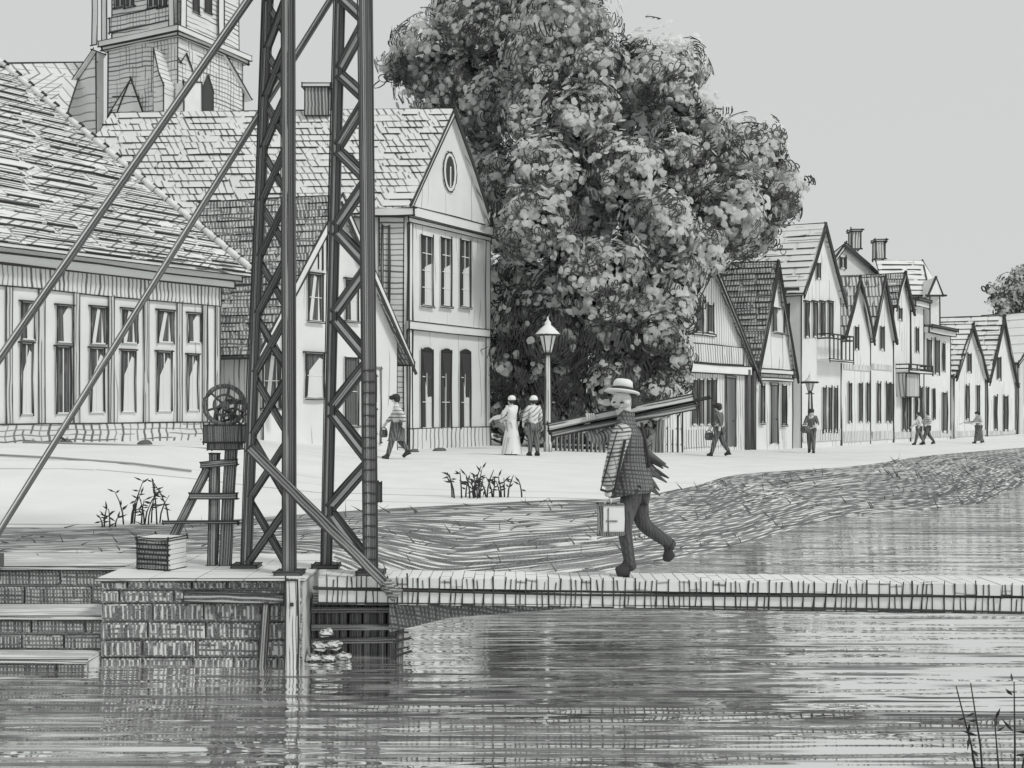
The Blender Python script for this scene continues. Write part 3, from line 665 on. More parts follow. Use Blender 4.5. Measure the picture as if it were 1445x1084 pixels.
window(f, 1072, 545, 1076, 595, h, Y, 1, 1, 0); door(f, 1087, 543, 1096, 625, h, Y, True); window(f, 1102, 545, 1107, 598, h, Y, 1, 1, 0)
h, f, s_, Y = rowhouse('balcony_house', 'white house with light tiled roof, sharp gable and iron balcony', 1131, 1186, 318, 415, 5.2, M_RW, M_RT, M_RT, over=.2, bw=6, spc=9, seg=60, ink=.85)
window(f, 1151, 372, 1155, 392, h, Y, 1, 1, 0, False)
for x0 in (1135, 1146, 1157, 1168): window(f, x0, 428, x0 + 4.5, 474, h, Y, 1, 1, 0, False, head=True)
balcony(h, f, 1153, 1187, 474, 508, Y)
for x0 in (1160, 1168, 1176): window(f, x0, 548, x0 + 3, 608, h, Y, 1, 1, 0, False)
base_hatch(h, f, 1132, 1185, 607, 624, Y)
window(s_, 1110, 430, 1113, 478, h, Y, 1, 1, 0, False); band(s_, .1, 5.1, s_.v(4, 414), s_.v(4, 408), .15, h, 'gutter', INK2, Y)
pa = ('second', 'third')
for i, (x0, x1, ya, ye) in enumerate(((1188, 1228, 393, 478), (1228, 1260, 393, 478))):
    h, f, s_, Y = rowhouse('twin_gable_house', ('white twin gable house joined to the iron balcony house, nearer of the pair', 'white twin gable house with pointed gable, farther of the joined pair')[i], x0, x1, ya, ye, 3.4, M_RW, M_RTB, M_RTB, over=.05, bw=6, spc=14, seg=30, ink=.3)
    c = (x0 + x1) / 2; window(f, c - 3, 462, c + 1, 492, h, Y, 1, 1, 0, False)
    base_hatch(h, f, x0 + 2, x1 - 1, 513, 521, Y); base_hatch(h, f, x0 + 2, x1 - 1, 609, 624 - 3 * i, Y)
    for xx in ((1196, 1211, 1222), (1237, 1249, 1255))[i]: window(f, xx, 542, xx + 3, 594, h, Y, 1, 1, 0, False)
h, f, s_, Y = rowhouse('slim_house', 'slim high house with pointed gable and jutting bay beyond the twin gables', 1261, 1284, 388, 434, 3.6, M_RW, M_RTD, M_RTD, over=.08, bw=5, spc=9, seg=30, ink=.6)
window(f, 1267, 436, 1270, 450, h, Y, 1, 1, 0, False); balcony(h, f, 1264, 1298, 516, 524, Y, .7, 4)
mb = MB(); u0, u1, v0, v1 = f.rect(1265, 528, 1284, 560); f.box(mb, u0, u1, v0, v1, 0, .5, 0, R(Y), FE); mb.build('bay', [hatch('bay_hatch', 60, [(86, 5, .4, 40, .9, 1)], paper=.7), INK], h)
for xx in (1272, 1278): window(f, xx, 562, xx + 3, 606, h, Y, 1, 1, 0, False)
base_hatch(h, f, 1262, 1284, 610, 619, Y)
def flat_house(name, label, x0, x1, yt, depth, wins):
    a, b = row(x0), row(x1); m = (a + b) / 2; Y = m.y; zt = zz(yt, Y); nb_ = V(-.79, .613, 0) * depth; Zb = V(0, 0, -.5)
    r = thing(name, label, 'house', m + Zb, 'canal house row'); f = Fr(a + Zb, (RD.x, RD.y))
    mb = MB(); q = [a, b, b + nb_, a + nb_]; mb.hexa([p + Zb for p in q] + [p + V(0, 0, zt) for p in q], 0, R(Y), ((0, 4), (1, 5), (0, 1), (4, 5), (5, 6), (6, 7), (7, 4), (3, 7)))
    mb.build('wall', [M_RW, INK], r)
    L_ = (b - a).length; band(f, -.1, L_ + .1, zt + .5 - .35, zt + .5 - .05, .3, r, 'cornice', PAPER, Y); band(f, -.05, L_ + .05, zt + .5 - .05, zt + .5 + .08, .45, r, 'cornice_cap', INK2, Y)
    for (wx0, wy0, wx1, wy1) in wins: window(f, wx0, wy0, wx1, wy1, r, Y, 1, 1, 0, False)
    base_hatch(r, f, x0, x1, 609, 618, Y)
    return r
flat_house('flat_roofed_house', 'plain white flat roofed house, taller of the two side by side', 1285, 1303, 425, 4, ((1291, 464, 1294, 495), (1290, 548, 1292, 590), (1297, 548, 1299, 590)))
flat_house('flat_roofed_house', 'lower white flat roofed house with tall upper windows and a door', 1304, 1341, 464, 5, ((1307, 480, 1312, 524), (1318, 481, 1323, 526), (1329, 486, 1331, 522), (1306, 548, 1308, 592), (1315, 550, 1317, 590), (1329, 555, 1334, 608)))
h, f, s_, Y = rowhouse('gabled_cottage', 'small cottage with grey tiled roof and sharp gable near the right edge', 1346, 1390, 460, 533, 4.4, M_RW, M_RT, M_RT, over=.1, bw=4, spc=7, seg=22, ink=1)
for a in ((1364, 500, 1368, 524), (1362, 545, 1365, 590), (1377, 545, 1380, 590)): window(f, *a, h, Y, 1, 1, 0, False)
base_hatch(h, f, 1346, 1390, 609, 617, Y)
h, f, s_, Y = rowhouse('gabled_cottage', 'white cottage with slender dark edged gable under the small far tree', 1393, 1432, 448, 538, 5.0, M_RW, M_RT, M_RT, over=.1, bw=4, spc=7, seg=22, ink=1)
for a in ((1406, 505, 1410, 534), (1402, 560, 1405, 605), (1415, 560, 1420, 606)): window(f, *a, h, Y, 1, 1, 0, False)
base_hatch(h, f, 1393, 1432, 609, 615, Y)
h, f, s_, Y = rowhouse('barn', 'barn with big pale thatched roof cut by the right edge', 1436, 1530, 440, 518, 6.0, hatch('barn_wall', 80, [(90, 8, .25, 60, .8, 1)], paper=.74), mat('thatch', paper=.74), mat('thatch'), left=True, over=.5, spc=12, seg=50, ink=.15, bw=3, sdir=(-.6, .8))
# big house standing behind the row
Yb = 70.0
a = at(1158, 600, Yb); b = at(1250, 600, Yb + 2)
root, f, s_ = house('back_house', 'broad white gable house with two chimneys standing behind the row', (a.x, a.y), (b.x - a.x, b.y - a.y), (1.0, 8), -.5, zz(392, Yb), zz(343, Yb), Yb, PAPER, PAPER, PAPER, left=False, over=.3, bw=5, apex=.37)
window(f, 1186, 364, 1192, 378, root, Yb, 2, 1, 0, False)
for x, y in ((1206, 352), (1240, 366)): chimney(root, at(x, y, Yb + 3), .62, .62, 1.15, Yb, hatch('far_chimney', 70, [(90, 4, .45, 30, .8, 1)], paper=.72))
a, b = at(1238, 600, 66), at(1318, 600, 70)
root = thing('long_house', 'long house with lined roof and small end dormer behind the row', 'house', (a + b) / 2)
e0, e1, r1, r0 = at(1248, 418, 66.5), at(1312, 418, 68), at(1302, 368, 72), at(1236, 368, 71)
mb = MB(); q = [V(e0.x, e0.y + .4, 0), V(e1.x, e1.y + .4, 0), V(e1.x + 2, e1.y + 7, 0), V(e0.x, e0.y + 7, 0)]
mb.hexa([p + V(0, 0, -.5) for p in q] + [p + V(0, 0, e0.z - .05) for p in q], 0, R(68), ((0, 4), (1, 5), (4, 5))); mb.build('wall', [M_RW, INK], root)
roof_slope(root, e0, e1, r1, r0, 68, M_RT, M_RT, 8, 60, ink=1)
roof_slope(root, e1, at(1330, 414, 76), r1, r1 + V(.01, .01, 0), 68, M_RT, M_RT, tiles=False)
mb = MB(); d0, d1, d2 = at(1310, 417, 66.5), at(1331, 417, 67), at(1321, 391, 67)
mb.poly([d0, d1, d2], V(.1, 3, 0), 0)
for p, q in ((d0, d2), (d2, d1), (d0, d1)): mb.stroke(p, q, R(67, 1.8))
mb.build('dormer', [PAPER, INK], root)
mb = MB(); w0, w1 = at(1312, 417, 67.2), at(1326, 417, 67.4); mb.hexa([V(w0.x, w0.y, -.5), V(w1.x, w1.y, -.5), V(w1.x, w1.y + 3, -.5), V(w0.x, w0.y + 3, -.5), w0, w1, w1 + V(0, 3, 0), w0 + V(0, 3, 0)], 0, R(67), ((0, 4), (1, 5))); mb.build('end_wall', [PAPER, INK], root)

# ------------------------------------------------------------------ trees and hedge
LEAF_P = mat('leaf_pale', paper=.88); LEAF_M = mat('leaf_grey', paper=.5)
nt = LEAF_P.node_tree; tl = nt.nodes.new('ShaderNodeBsdfTranslucent'); tl.inputs[0].default_value = (.95, .96, .95, 1)     # thin leaves let the daylight through
mxs = nt.nodes.new('ShaderNodeMixShader'); mxs.inputs[0].default_value = .58
o_ = [n for n in nt.nodes if n.type == 'OUTPUT_MATERIAL'][0]; p_ = [n for n in nt.nodes if n.type == 'BSDF_PRINCIPLED'][0]
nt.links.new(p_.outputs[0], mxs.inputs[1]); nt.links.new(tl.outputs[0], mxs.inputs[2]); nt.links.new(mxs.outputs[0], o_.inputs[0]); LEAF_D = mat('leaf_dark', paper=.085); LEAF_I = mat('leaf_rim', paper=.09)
SH = [(math.cos(t), math.sin(t) * (1 - .25 * math.cos(t))) for t in [2 * math.pi * i / 8 for i in range(8)]]
class Leaves:
    def __init__(s): s.v = []; s.f = []; s.m = []; s.broadv = set()
    def leaf(s, c, nrm, lng, L, W, fill, rim=.38):
        """one curled leaf: a dark rim, and a blade (fill = material slot) unless only the curl is left"""
        n = nrm.normalized(); x = (lng - n * lng.dot(n))
        if x.length < 1e-4: x = n.orthogonal()
        x.normalize(); y = n.cross(x); b = len(s.v); bend = n * (L * uni(-.15, .15)); sk_ = uni(-.25, .25)
        for kx, ky in ((1, 1), (1 - rim * W / L * .9, 1 - rim)):
            for cx_, cy_ in SH: q = c + x * (cx_ * L / 2 * kx + sk_ * cy_ * W / 2 * ky) + y * (cy_ * W / 2 * ky) + bend * (cx_ * cx_); s.v.append((q.x, q.y, q.z))
        skip = random.randrange(8) if fill is None and rnd() < .6 else -1
        for i in range(8):
            if i == skip: continue
            j = (i + 1) % 8; s.f.append((b + i, b + j, b + 8 + j, b + 8 + i)); s.m.append(3)
        if fill is not None: s.f.append(tuple(range(b + 8, b + 16))); s.m.append(fill)
    def broad(s, c, nrm, size, fill):
        n = nrm.normalized(); x = n.orthogonal().normalized(); y = n.cross(x); b = len(s.v); t0 = uni(0, 6)
        for i in range(7): t = t0 + 2 * math.pi * i / 7; q = c + (x * math.cos(t) + y * math.sin(t)) * (size * uni(.75, 1.2)) - n * size * .12; s.v.append((q.x, q.y, q.z))
        s.v.append((c.x, c.y, c.z))
        for i in range(7): s.f.append((b + i, b + (i + 1) % 7, b + 7)); s.m.append(fill)
        s.broadv.update(range(b, b + 8))
    def strand(s, c, n, up, A, step, loops, w, B, rad):
        """a spray of curled leaflets: looped ribbon lying on the clump's surface"""
        n = n.normalized(); y = up - n * up.dot(n)
        if y.length < 1e-3: y = n.orthogonal()
        y.normalize(); x = y.cross(n); k = int(loops * 9); b = len(s.v); ph = uni(0, 6); P_ = []
        for i in range(k + 1):
            t = i / 9 * 2 * math.pi; env = 1 - .5 * abs(2 * i / k - 1) ** 2; jit = 1 + .3 * math.sin(t * .37 + ph)
            u_ = step * (t / (2 * math.pi) - loops / 2) * (1 + .1 * math.sin(t * .5 + ph)) - B * A * math.sin(t); v_ = A * .5 * env * jit * math.cos(t) + .12 * A * math.sin(t * .21 + ph)
            P_.append((u_, v_))
        for i, (u_, v_) in enumerate(P_):
            u0_, v0_ = P_[max(i - 1, 0)]; u1_, v1_ = P_[min(i + 1, k)]; tx, ty = u1_ - u0_, v1_ - v0_; l = math.hypot(tx, ty) or 1; px_, py_ = -ty / l * w, tx / l * w
            for sg in (-1, 1):
                q = c + x * (u_ + sg * px_) + y * (v_ + sg * py_) - n * ((u_ * u_ + v_ * v_) / (2.2 * rad) + sg * w * .3); s.v.append((q.x, q.y, q.z))
        for i in range(k): s.f.append((b + 2 * i, b + 2 * i + 1, b + 2 * i + 3, b + 2 * i + 2)); s.m.append(3)
    def clump(s, c, r, tone, cover, A, step, w, squash=(1, 1, 1), up=V(.35, -.1, 1), B=.3, avoid=()):
        def pt(k):
            d = V(random.gauss(0, 1), random.gauss(0, 1), random.gauss(0, 1)).normalized()
            k *= r * (1.04 + .6 * mnoise.noise(d * 2.1 + c * .7) + .34 * mnoise.noise(d * 5.5 + c)); return d, c + V(d.x * squash[0], d.y * squash[1], d.z * squash[2]) * k
        sz = min(.15, r * .4); area = 4 * math.pi * r * r
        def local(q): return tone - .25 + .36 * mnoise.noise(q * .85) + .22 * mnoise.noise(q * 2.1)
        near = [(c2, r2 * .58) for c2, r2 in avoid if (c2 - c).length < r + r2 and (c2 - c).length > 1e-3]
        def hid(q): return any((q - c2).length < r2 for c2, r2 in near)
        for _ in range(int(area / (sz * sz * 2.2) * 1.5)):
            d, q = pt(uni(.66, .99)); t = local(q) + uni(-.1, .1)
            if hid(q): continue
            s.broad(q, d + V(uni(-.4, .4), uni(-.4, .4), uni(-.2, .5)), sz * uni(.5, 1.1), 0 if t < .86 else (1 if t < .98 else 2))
        lp = 6; n = int(area / (A * step * lp) * cover)
        for _ in range(n):
            d, q = pt(uni(.88, 1.1) if rnd() < .86 else uni(1.08, 1.18)); t = local(q) + uni(-.12, .12)
            if hid(q): continue
            reps = 1 if t < .74 else (2 if t < .95 else 3)
            if t < .2 and rnd() < .3: continue
            for _2 in range(reps):
                s.strand(q + V(uni(-1, 1), uni(-1, 1), uni(-1, 1)) * .22 * (_2 > 0), d + V(uni(-.3, .3), uni(-.3, .3), uni(-.3, .3)), up + V(uni(-.6, .6), uni(-.6, .6), uni(-.3, .3)), A * uni(.6, 1.3), step * uni(.75, 1.25), uni(3, 8), w * uni(.7, 1.25) * (1.15 if t > .75 else 1), B * uni(.3, 1.3), r)
            if t > .86:
                for _3 in range(3): s.leaf(q + V(uni(-1, 1), uni(-1, 1), uni(-1, 1)) * .3, d + V(uni(-.5, .5), uni(-.5, .5), uni(-.5, .5)), up + V(uni(-.5, .5), uni(-.5, .5), 0), A * uni(.5, .9), A * uni(.22, .4), 2)
    def build(s, name, parent, center=None):
        me = bpy.data.meshes.new(name); off = wloc(parent)
        me.from_pydata([(x - off.x, y - off.y, z - off.z) for x, y, z in s.v], [], s.f)
        for mm in (LEAF_P, LEAF_M, LEAF_D, LEAF_I): me.materials.append(mm)
        me.polygons.foreach_set('material_index', s.m)
        if center is not None:       # soft foliage shading: leaf normals follow the whole crown
            me.polygons.foreach_set('use_smooth', [m_ < 3 for m_ in s.m])
            me.normals_split_custom_set_from_vertices([tuple((Vector(v) - center + V(1, -4, 3)).normalized()) if i in s.broadv else (0, 0, 0) for i, v in enumerate(s.v)])
        o = bpy.data.objects.new(name, me); col.objects.link(o); o.parent = parent; return o
BARK = hatch('bark', 41, [(88, 4, .55, 50, .85, 1.5)], paper=.5)
def trunk(parent, base, top, r, limbs, Y):
    mb = MB(); mid = base.lerp(top, .5) + V(.25, 0, 0)
    mb.tube([base - V(0, 0, .2), base + V(0, 0, .3), mid, top], [r * 1.6, r, r * .75, r * .35], 10); o = mb.build('trunk', [BARK, INK], parent)
    for q in limbs:
        mb = MB(); s0 = base.lerp(top, uni(.3, .8)) + V(.12, 0, 0); mb.tube([s0, s0.lerp(q, .5) + V(0, 0, .5), q], [r * .42, r * .28, r * .08], 7); mb.build('branch', [BARK, INK], parent)
TY = 41.5; tb = V(1.9, TY, ground_z(1.9, TY))
root = thing('big_tree', 'huge leafy tree with pale and dark leaf clumps beside the corner house', 'tree', tb)
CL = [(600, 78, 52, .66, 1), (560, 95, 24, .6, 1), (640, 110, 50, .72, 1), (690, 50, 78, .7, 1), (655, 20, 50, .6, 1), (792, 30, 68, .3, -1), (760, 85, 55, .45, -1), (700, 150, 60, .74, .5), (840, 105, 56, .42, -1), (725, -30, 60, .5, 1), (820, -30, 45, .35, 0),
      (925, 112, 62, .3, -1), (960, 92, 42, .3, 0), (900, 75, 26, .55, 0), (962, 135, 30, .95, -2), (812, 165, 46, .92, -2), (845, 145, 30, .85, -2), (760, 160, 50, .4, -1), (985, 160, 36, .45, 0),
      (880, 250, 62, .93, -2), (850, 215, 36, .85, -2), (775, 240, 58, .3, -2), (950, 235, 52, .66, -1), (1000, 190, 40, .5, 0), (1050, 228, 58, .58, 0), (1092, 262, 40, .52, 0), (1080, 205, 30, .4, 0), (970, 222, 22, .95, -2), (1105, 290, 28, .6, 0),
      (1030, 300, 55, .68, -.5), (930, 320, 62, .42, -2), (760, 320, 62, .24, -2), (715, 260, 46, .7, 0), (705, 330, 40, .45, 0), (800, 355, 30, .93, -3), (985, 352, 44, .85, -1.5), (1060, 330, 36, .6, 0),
      (850, 395, 66, .38, -2.5), (720, 395, 48, .6, -.5), (945, 410, 44, .55, -2), (890, 430, 44, .5, -2.5), (770, 415, 46, .8, -1.5), (965, 385, 30, .7, -2.5), (835, 300, 50, .5, -1), (900, 180, 40, .55, -1), (815, 255, 40, .6, 0), (688, 225, 34, .8, 1), (696, 290, 34, .85, 1), (660, 165, 34, .75, 1.5)]  # fourth value: light and shade of each clump, put into leaf colour
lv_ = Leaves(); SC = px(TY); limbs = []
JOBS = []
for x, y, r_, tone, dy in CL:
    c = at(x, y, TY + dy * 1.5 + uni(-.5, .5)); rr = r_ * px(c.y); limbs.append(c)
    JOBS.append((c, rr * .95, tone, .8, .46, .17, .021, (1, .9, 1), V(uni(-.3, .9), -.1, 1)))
    for _ in range(3):
        d = V(random.gauss(0, 1), random.gauss(0, .8) - .4, random.gauss(0, 1)).normalized(); k_ = uni(.34, .5)
        JOBS.append((c + d * rr * (1.02 - k_), rr * k_, tone + uni(-.14, .12), .75, .42, .17, .021, (1.25, 1, .8), V(uni(-.4, 1), -.1, 1)))
for x, y, r_, tone, dy in CL[::2]:          # the far half of the crown
    c = at(x + uni(-30, 30), y + uni(-15, 25), TY); c.y = TY + 3.2 - dy; c.x = 2.2 + (c.x - 2.2) * .9; JOBS.append((c, r_ * SC, tone, .45, .5, .24, .03, (1, 1, 1), V(.35, -.1, 1)))
AV = [(j[0], j[1]) for j in JOBS]
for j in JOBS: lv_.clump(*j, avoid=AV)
trunk(root, tb, V(2.6, TY, 11), .5, random.sample(limbs, 14), TY)
lv_.build('crown', root, V(2.6, TY, 8))
# bushes under it, the crown's shade put into their leaf tone
for k, (lab, spots) in enumerate((('tall bush with painted shade hugging the corner house wall', ((722, 455, 36), (715, 520, 34), (712, 590, 32), (735, 490, 38), (728, 555, 36))),
                                  ('broad bush with painted shade behind the street lamp', ((790, 470, 46), (785, 540, 48), (770, 600, 34), (815, 590, 40), (760, 440, 40))),
                                  ('leafy bush with painted shade behind the man with planks', ((860, 480, 46), (870, 550, 48), (905, 500, 44), (850, 600, 36), (895, 590, 34))),
                                  ('loose leafy bush in front of the boarded shop house', ((935, 470, 36), (945, 520, 32), (930, 560, 32), (960, 440, 24), (958, 500, 22))))):
    Yk = (39.6, 38.6, 38.2, 37.6)[k]; c0 = at(spots[2][0], 632, Yk); c0.z = ground_z(c0.x, Yk)
    root = thing('shade_bush' if k < 3 else 'leafy_bush', lab, 'bush', c0)
    L_ = Leaves()
    for x, y, r_ in spots:
        c = at(x, y, Yk + uni(-.3, .3)); rr = r_ * px(Yk); L_.clump(c, rr, (.9, .88, .82, .55)[k], 1.9, .75 if k < 3 else .45, .12 if k < 3 else .2, .026, (1, .7, 1), V(.08, 0, 1), .06 if k < 3 else .3)
    mb = MB(); tp = at(spots[0][0], spots[0][1], Yk); mb.tube([c0 - V(0, 0, .1), c0.lerp(tp, .5), tp], [.16, .11, .04], 7); mb.build('trunk', [BARK, INK], root)
    L_.build('crown', root)
# small tree far right
fb = at(1432, 600, 92); fb.z = -.28
root = thing('far_tree', 'small dark tree above the cottages at the right edge', 'tree', fb)
L_ = Leaves(); lb = []
for x, y, r_ in ((1432, 412, 26), (1412, 425, 14), (1405, 408, 9), (1440, 388, 14), (1455, 410, 30), (1470, 435, 30), (1420, 440, 16), (1440, 436, 18)):
    c = at(x, y, 92 + uni(-1, 1)); rr = r_ * px(92); L_.clump(c, rr, .72, .9, .6, .3, .055); lb.append(c)
trunk(root, fb, at(1438, 425, 92), .35, lb[:5], 92); L_.build('crown', root)

# ------------------------------------------------------------------ fences and lamps
def gp(x, Y, dz=0.0): X = (x - CX) / FPX * Y; return V(X, Y, ground_z(X, Y) + dz)
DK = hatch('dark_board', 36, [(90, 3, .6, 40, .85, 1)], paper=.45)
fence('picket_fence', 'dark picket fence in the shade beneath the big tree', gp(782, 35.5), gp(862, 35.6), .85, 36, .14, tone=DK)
fence('picket_fence', 'pale uneven picket fence between bush and boarded shop house', gp(925, 38), gp(966, 38.6), 1.1, 38, .2, hv=.35, wf=.35)
def lamp_post(name, label, base, h, k, Y):
    r = thing(name, label, 'street lamp', base)
    mb = MB(); mb.lathe(base, [(.13 * k, 0), (.13 * k, .25), (.1 * k, .35), (.085 * k, h * .5), (.07 * k, h * .78)], 10)
    mb.stroke(base + V(-.1 * k, -.02, 0), base + V(-.075 * k, -.02, h * .78), R(Y)); mb.stroke(base + V(.1 * k, -.02, 0), base + V(.075 * k, -.02, h * .78), R(Y, 1.3)); mb.build('post', [hatch('lamp_paint', 34, [(90, 4, .4, 60, .6, .6)], paper=.66), INK], r)
    z = base.z + h * .78
    mb = MB(); mb.tube([base + V(-.26 * k, 0, h * .765), base + V(.26 * k, 0, h * .765)], .035 * k, 6); mb.lathe(base + V(0, 0, h * .775), [(.07 * k, 0), (.16 * k, .04 * k), (.1 * k, .1 * k), (.13 * k, .14 * k)], 8); mb.build('ladder_bar', [INK, INK], r)
    lz = h * .80; c = base + V(0, 0, lz)
    mb = MB(); mb.lathe(c, [(.12 * k, .0), (.26 * k, .52 * k)], 6, 0, False); la = mb.build('lantern', [mat('lantern_glass', paper=.82, rough=.3), INK], r)
    for i in range(6):
        t = 2 * math.pi * i / 6; mb = MB(); mb.tube([c + V(math.cos(t) * .125 * k, math.sin(t) * .125 * k, 0), c + V(math.cos(t) * .265 * k, math.sin(t) * .265 * k, .52 * k)], .018 * k, 4); mb.build('glazing_bar', [INK, INK], la)
    mb = MB(); mb.lathe(c + V(0, 0, .52 * k), [(.42 * k, 0), (.4 * k, .05 * k), (.2 * k, .25 * k), (.1 * k, .34 * k), (.1 * k, .42 * k), (.03 * k, .5 * k), (.02 * k, .6 * k)], 12)
    for i in range(12):
        t, t2 = 2 * math.pi * i / 12, 2 * math.pi * (i + 1) / 12; mb.stroke(c + V(math.cos(t) * .42 * k, math.sin(t) * .42 * k, .53 * k), c + V(math.cos(t2) * .42 * k, math.sin(t2) * .42 * k, .53 * k), R(Y, 1.5))
    mb.build('lamp_roof', [PAPER, INK], r)
lamp_post('street_lamp', 'tall pale street lamp with six sided lantern in front of dark bushes', gp(773, 34.5), 3.9, 1.0, 34.5)
lamp_post('street_lamp', 'thin far street lamp between the shop and the balcony house', gp(1143, 46.5), 3.1, .7, 46.5)
b0 = gp(1107, 47); 

# ------------------------------------------------------------------ abutment of the bridge
M_BLK = hatch('stone_block', 9.8, [(88, 6.0, .62, 26, .78, .5), (92, 8.5, .5, 16, .6, .5), (1, 7, .34, 40, .42, .6)], paper=.7)
M_BLK2 = hatch('stone_block_dark', 9.8, [(88, 5, .66, 26, .85, .5), (1, 6, .5, 60, .7, .6)], paper=.6)
M_TOP = hatch('stone_top', 10, [(1, 22, .1, 160, .4, 1)], paper=.79)
root = thing('bridge_abutment', 'stone block abutment under the lattice tower at the canal edge', 'abutment', V(-2.8, 10, -.8))
XL, XR, YF = -3.66, -1.86, 9.78
mb = MB(); mb.hexa([V(XL, YF + .03, -1), V(XR, YF + .03, -1), V(XR, 11.35, -1), V(XL, 11.35, -1), V(XL, YF + .03, -.03), V(XR, YF + .03, -.03), V(XR, 11.35, -.03), V(XL, 11.35, -.03)]); mb.build('core', [mat('mortar', paper=.72), INK], root)
rows_ = [-.82, -.70, -.545, -.385, -.22, -.105, -.018]
def course(z0, z1, x0, x1, Y, parent, m, L=(.28, .62), d=.06, ang=None):
    x = x0 - uni(0, .2)
    while x < x1:
        ln = uni(*L); a, b = max(x, x0), min(x + ln, x1); x += ln
        if b - a < .05: continue
        g = .02; mb = MB(); k = uni(-.012, .01); h = (z1 - z0 - g) / 2; c = V((a + b) / 2, Y + d / 2 + .0 + k, (z0 + z1) / 2)
        w = (b - a - g) / 2; e = .012
        P_ = lambda sx, sy, sz, q=0: c + V(sx * (w - q * e), sy * d / 2, sz * (h - q * e))
        mb.add([P_(-1, 1, -1), P_(1, 1, -1), P_(1, 1, 1), P_(-1, 1, 1), P_(-1, -.6, -1), P_(1, -.6, -1), P_(1, -.6, 1), P_(-1, -.6, 1), P_(-1, -1, -1, 1), P_(1, -1, -1, 1), P_(1, -1, 1, 1), P_(-1, -1, 1, 1)],
               [(4, 5, 1, 0), (5, 6, 2, 1), (6, 7, 3, 2), (7, 4, 0, 3), (4, 8, 9, 5), (5, 9, 10, 6), (6, 10, 11, 7), (7, 11, 8, 4), (8, 11, 10, 9)])
        for f_ in mb.f: f_.reverse()
        mb.build('stone_block', [m, INK], parent)
for z0, z1 in zip(rows_, rows_[1:]): course(z0, z1, XL, XR, YF - .03, root, M_BLK)
x = XL - .03                                       # coping slabs
while x < XR:
    ln = min(uni(.4, .7), XR + .03 - x); mb = MB(); mb.hexa([V(x + .005, YF - .07, -.016), V(x + ln - .005, YF - .07, -.016), V(x + ln - .005, 11.4, -.016), V(x + .005, 11.4, -.016), V(x + .005, YF - .07, .004), V(x + ln - .005, YF - .07, .004), V(x + ln - .005, 11.4, .004), V(x + .005, 11.4, .004)], 0, R(10, .7), ((0, 1), (4, 5))); mb.build('coping_slab', [M_TOP, INK], root); x += ln
# stepped wing wall to the left
root = thing('wing_wall', 'stepped stone wing wall running left from the abutment', 'wall', V(-6, 10, -.8))
for (y0, y1, z1, m, nm) in ((10.45, 11.4, .0, M_BLK2, 'back_wall'), (9.86, 10.45, -.36, M_BLK2, 'step'), (9.5, 9.86, -.67, M_BLK2, 'footing')):
    mb = MB(); xr = XL - .01
    mb.hexa([V(-14, y0 + .05, -1), V(xr, y0 + .05, -1), V(xr, y1, -1), V(-14, y1, -1), V(-14, y0 + .05, z1 - .025), V(xr, y0 + .05, z1 - .025), V(xr, y1, z1 - .025), V(-14, y1, z1 - .025)]); mb.build(nm, [mat('mortar'), INK], root)
    lo = {'back_wall': (-.36, -.18, -.03), 'step': (-.66, -.52, -.38), 'footing': (-.9, -.69)}[nm]
    for a, b in zip(lo, lo[1:]): course(a, b, -7.2, xr, y0, root, m, (.3, .7))
    mb = MB(); mb.hexa([V(-14, y0 - .03, z1 - .024), V(xr, y0 - .03, z1 - .024), V(xr, y1 - .003, z1 - .024), V(-14, y1 - .003, z1 - .024), V(-14, y0 - .03, z1 + .012), V(xr, y0 - .03, z1 + .012), V(xr, y1 - .003, z1 + .012), V(-14, y1 - .003, z1 + .012)], 0, R(10, .8), ((0, 1), (4, 5))); mb.build('coping', [hatch('ledge_top', 10, [(1, 3.5, .45, 90, .62, .8)], paper=.74), INK], root)
# timbers against the abutment
M_WOOD = hatch('timber_pale', 9.8, [(90, 4.5, .22, 70, .6, 1.2)], paper=.76)
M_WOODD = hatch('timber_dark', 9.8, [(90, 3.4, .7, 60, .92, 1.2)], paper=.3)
M_WOODL = hatch('timber_dark_long', 9.8, [(0, 3.6, .62, 90, .85, .8)], paper=.42)
root = thing('mooring_post', 'pale square timber post at the corner of the abutment', 'post', V(-1.93, 9.62, -1))
mb = MB(); mb.hexa([V(-1.99, 9.58, -1), V(-1.875, 9.58, -1), V(-1.875, 9.7, -1), V(-1.99, 9.7, -1), V(-1.975, 9.58, .01), V(-1.87, 9.58, .01), V(-1.87, 9.7, .01), V(-1.975, 9.7, .01)], 0, R(10, 1.6), ((0, 4), (1, 5), (4, 5))); mb.build('shaft', [M_WOOD, INK], root)
mb = MB(); mb.box(V(-1.92, 9.575, -.2), (.03, .02, .03)); mb.build('bolt', [INK, INK], root)
root = thing('fender_beam', 'dark horizontal timber with drooping strut bolted to the stone blocks', 'beam', V(-2.4, 9.66, -.18))
mb = MB(); mb.beam(V(-2.88, 9.66, -.145), V(-2.0, 9.66, -.165), .075, .06, 0, R(10, 1.5)); mb.build('wale', [hatch('wale', 9.8, [(0, 6, .5, 80, .8, 1)], paper=.5), INK], root)
mb = MB(); mb.beam(V(-2.16, 9.66, -.2), V(-2.2, 9.64, -.85), .05, .05, 0, R(10, 1.5), V(1, 0, 0)); mb.build('strut', [M_WOODL, INK], root)

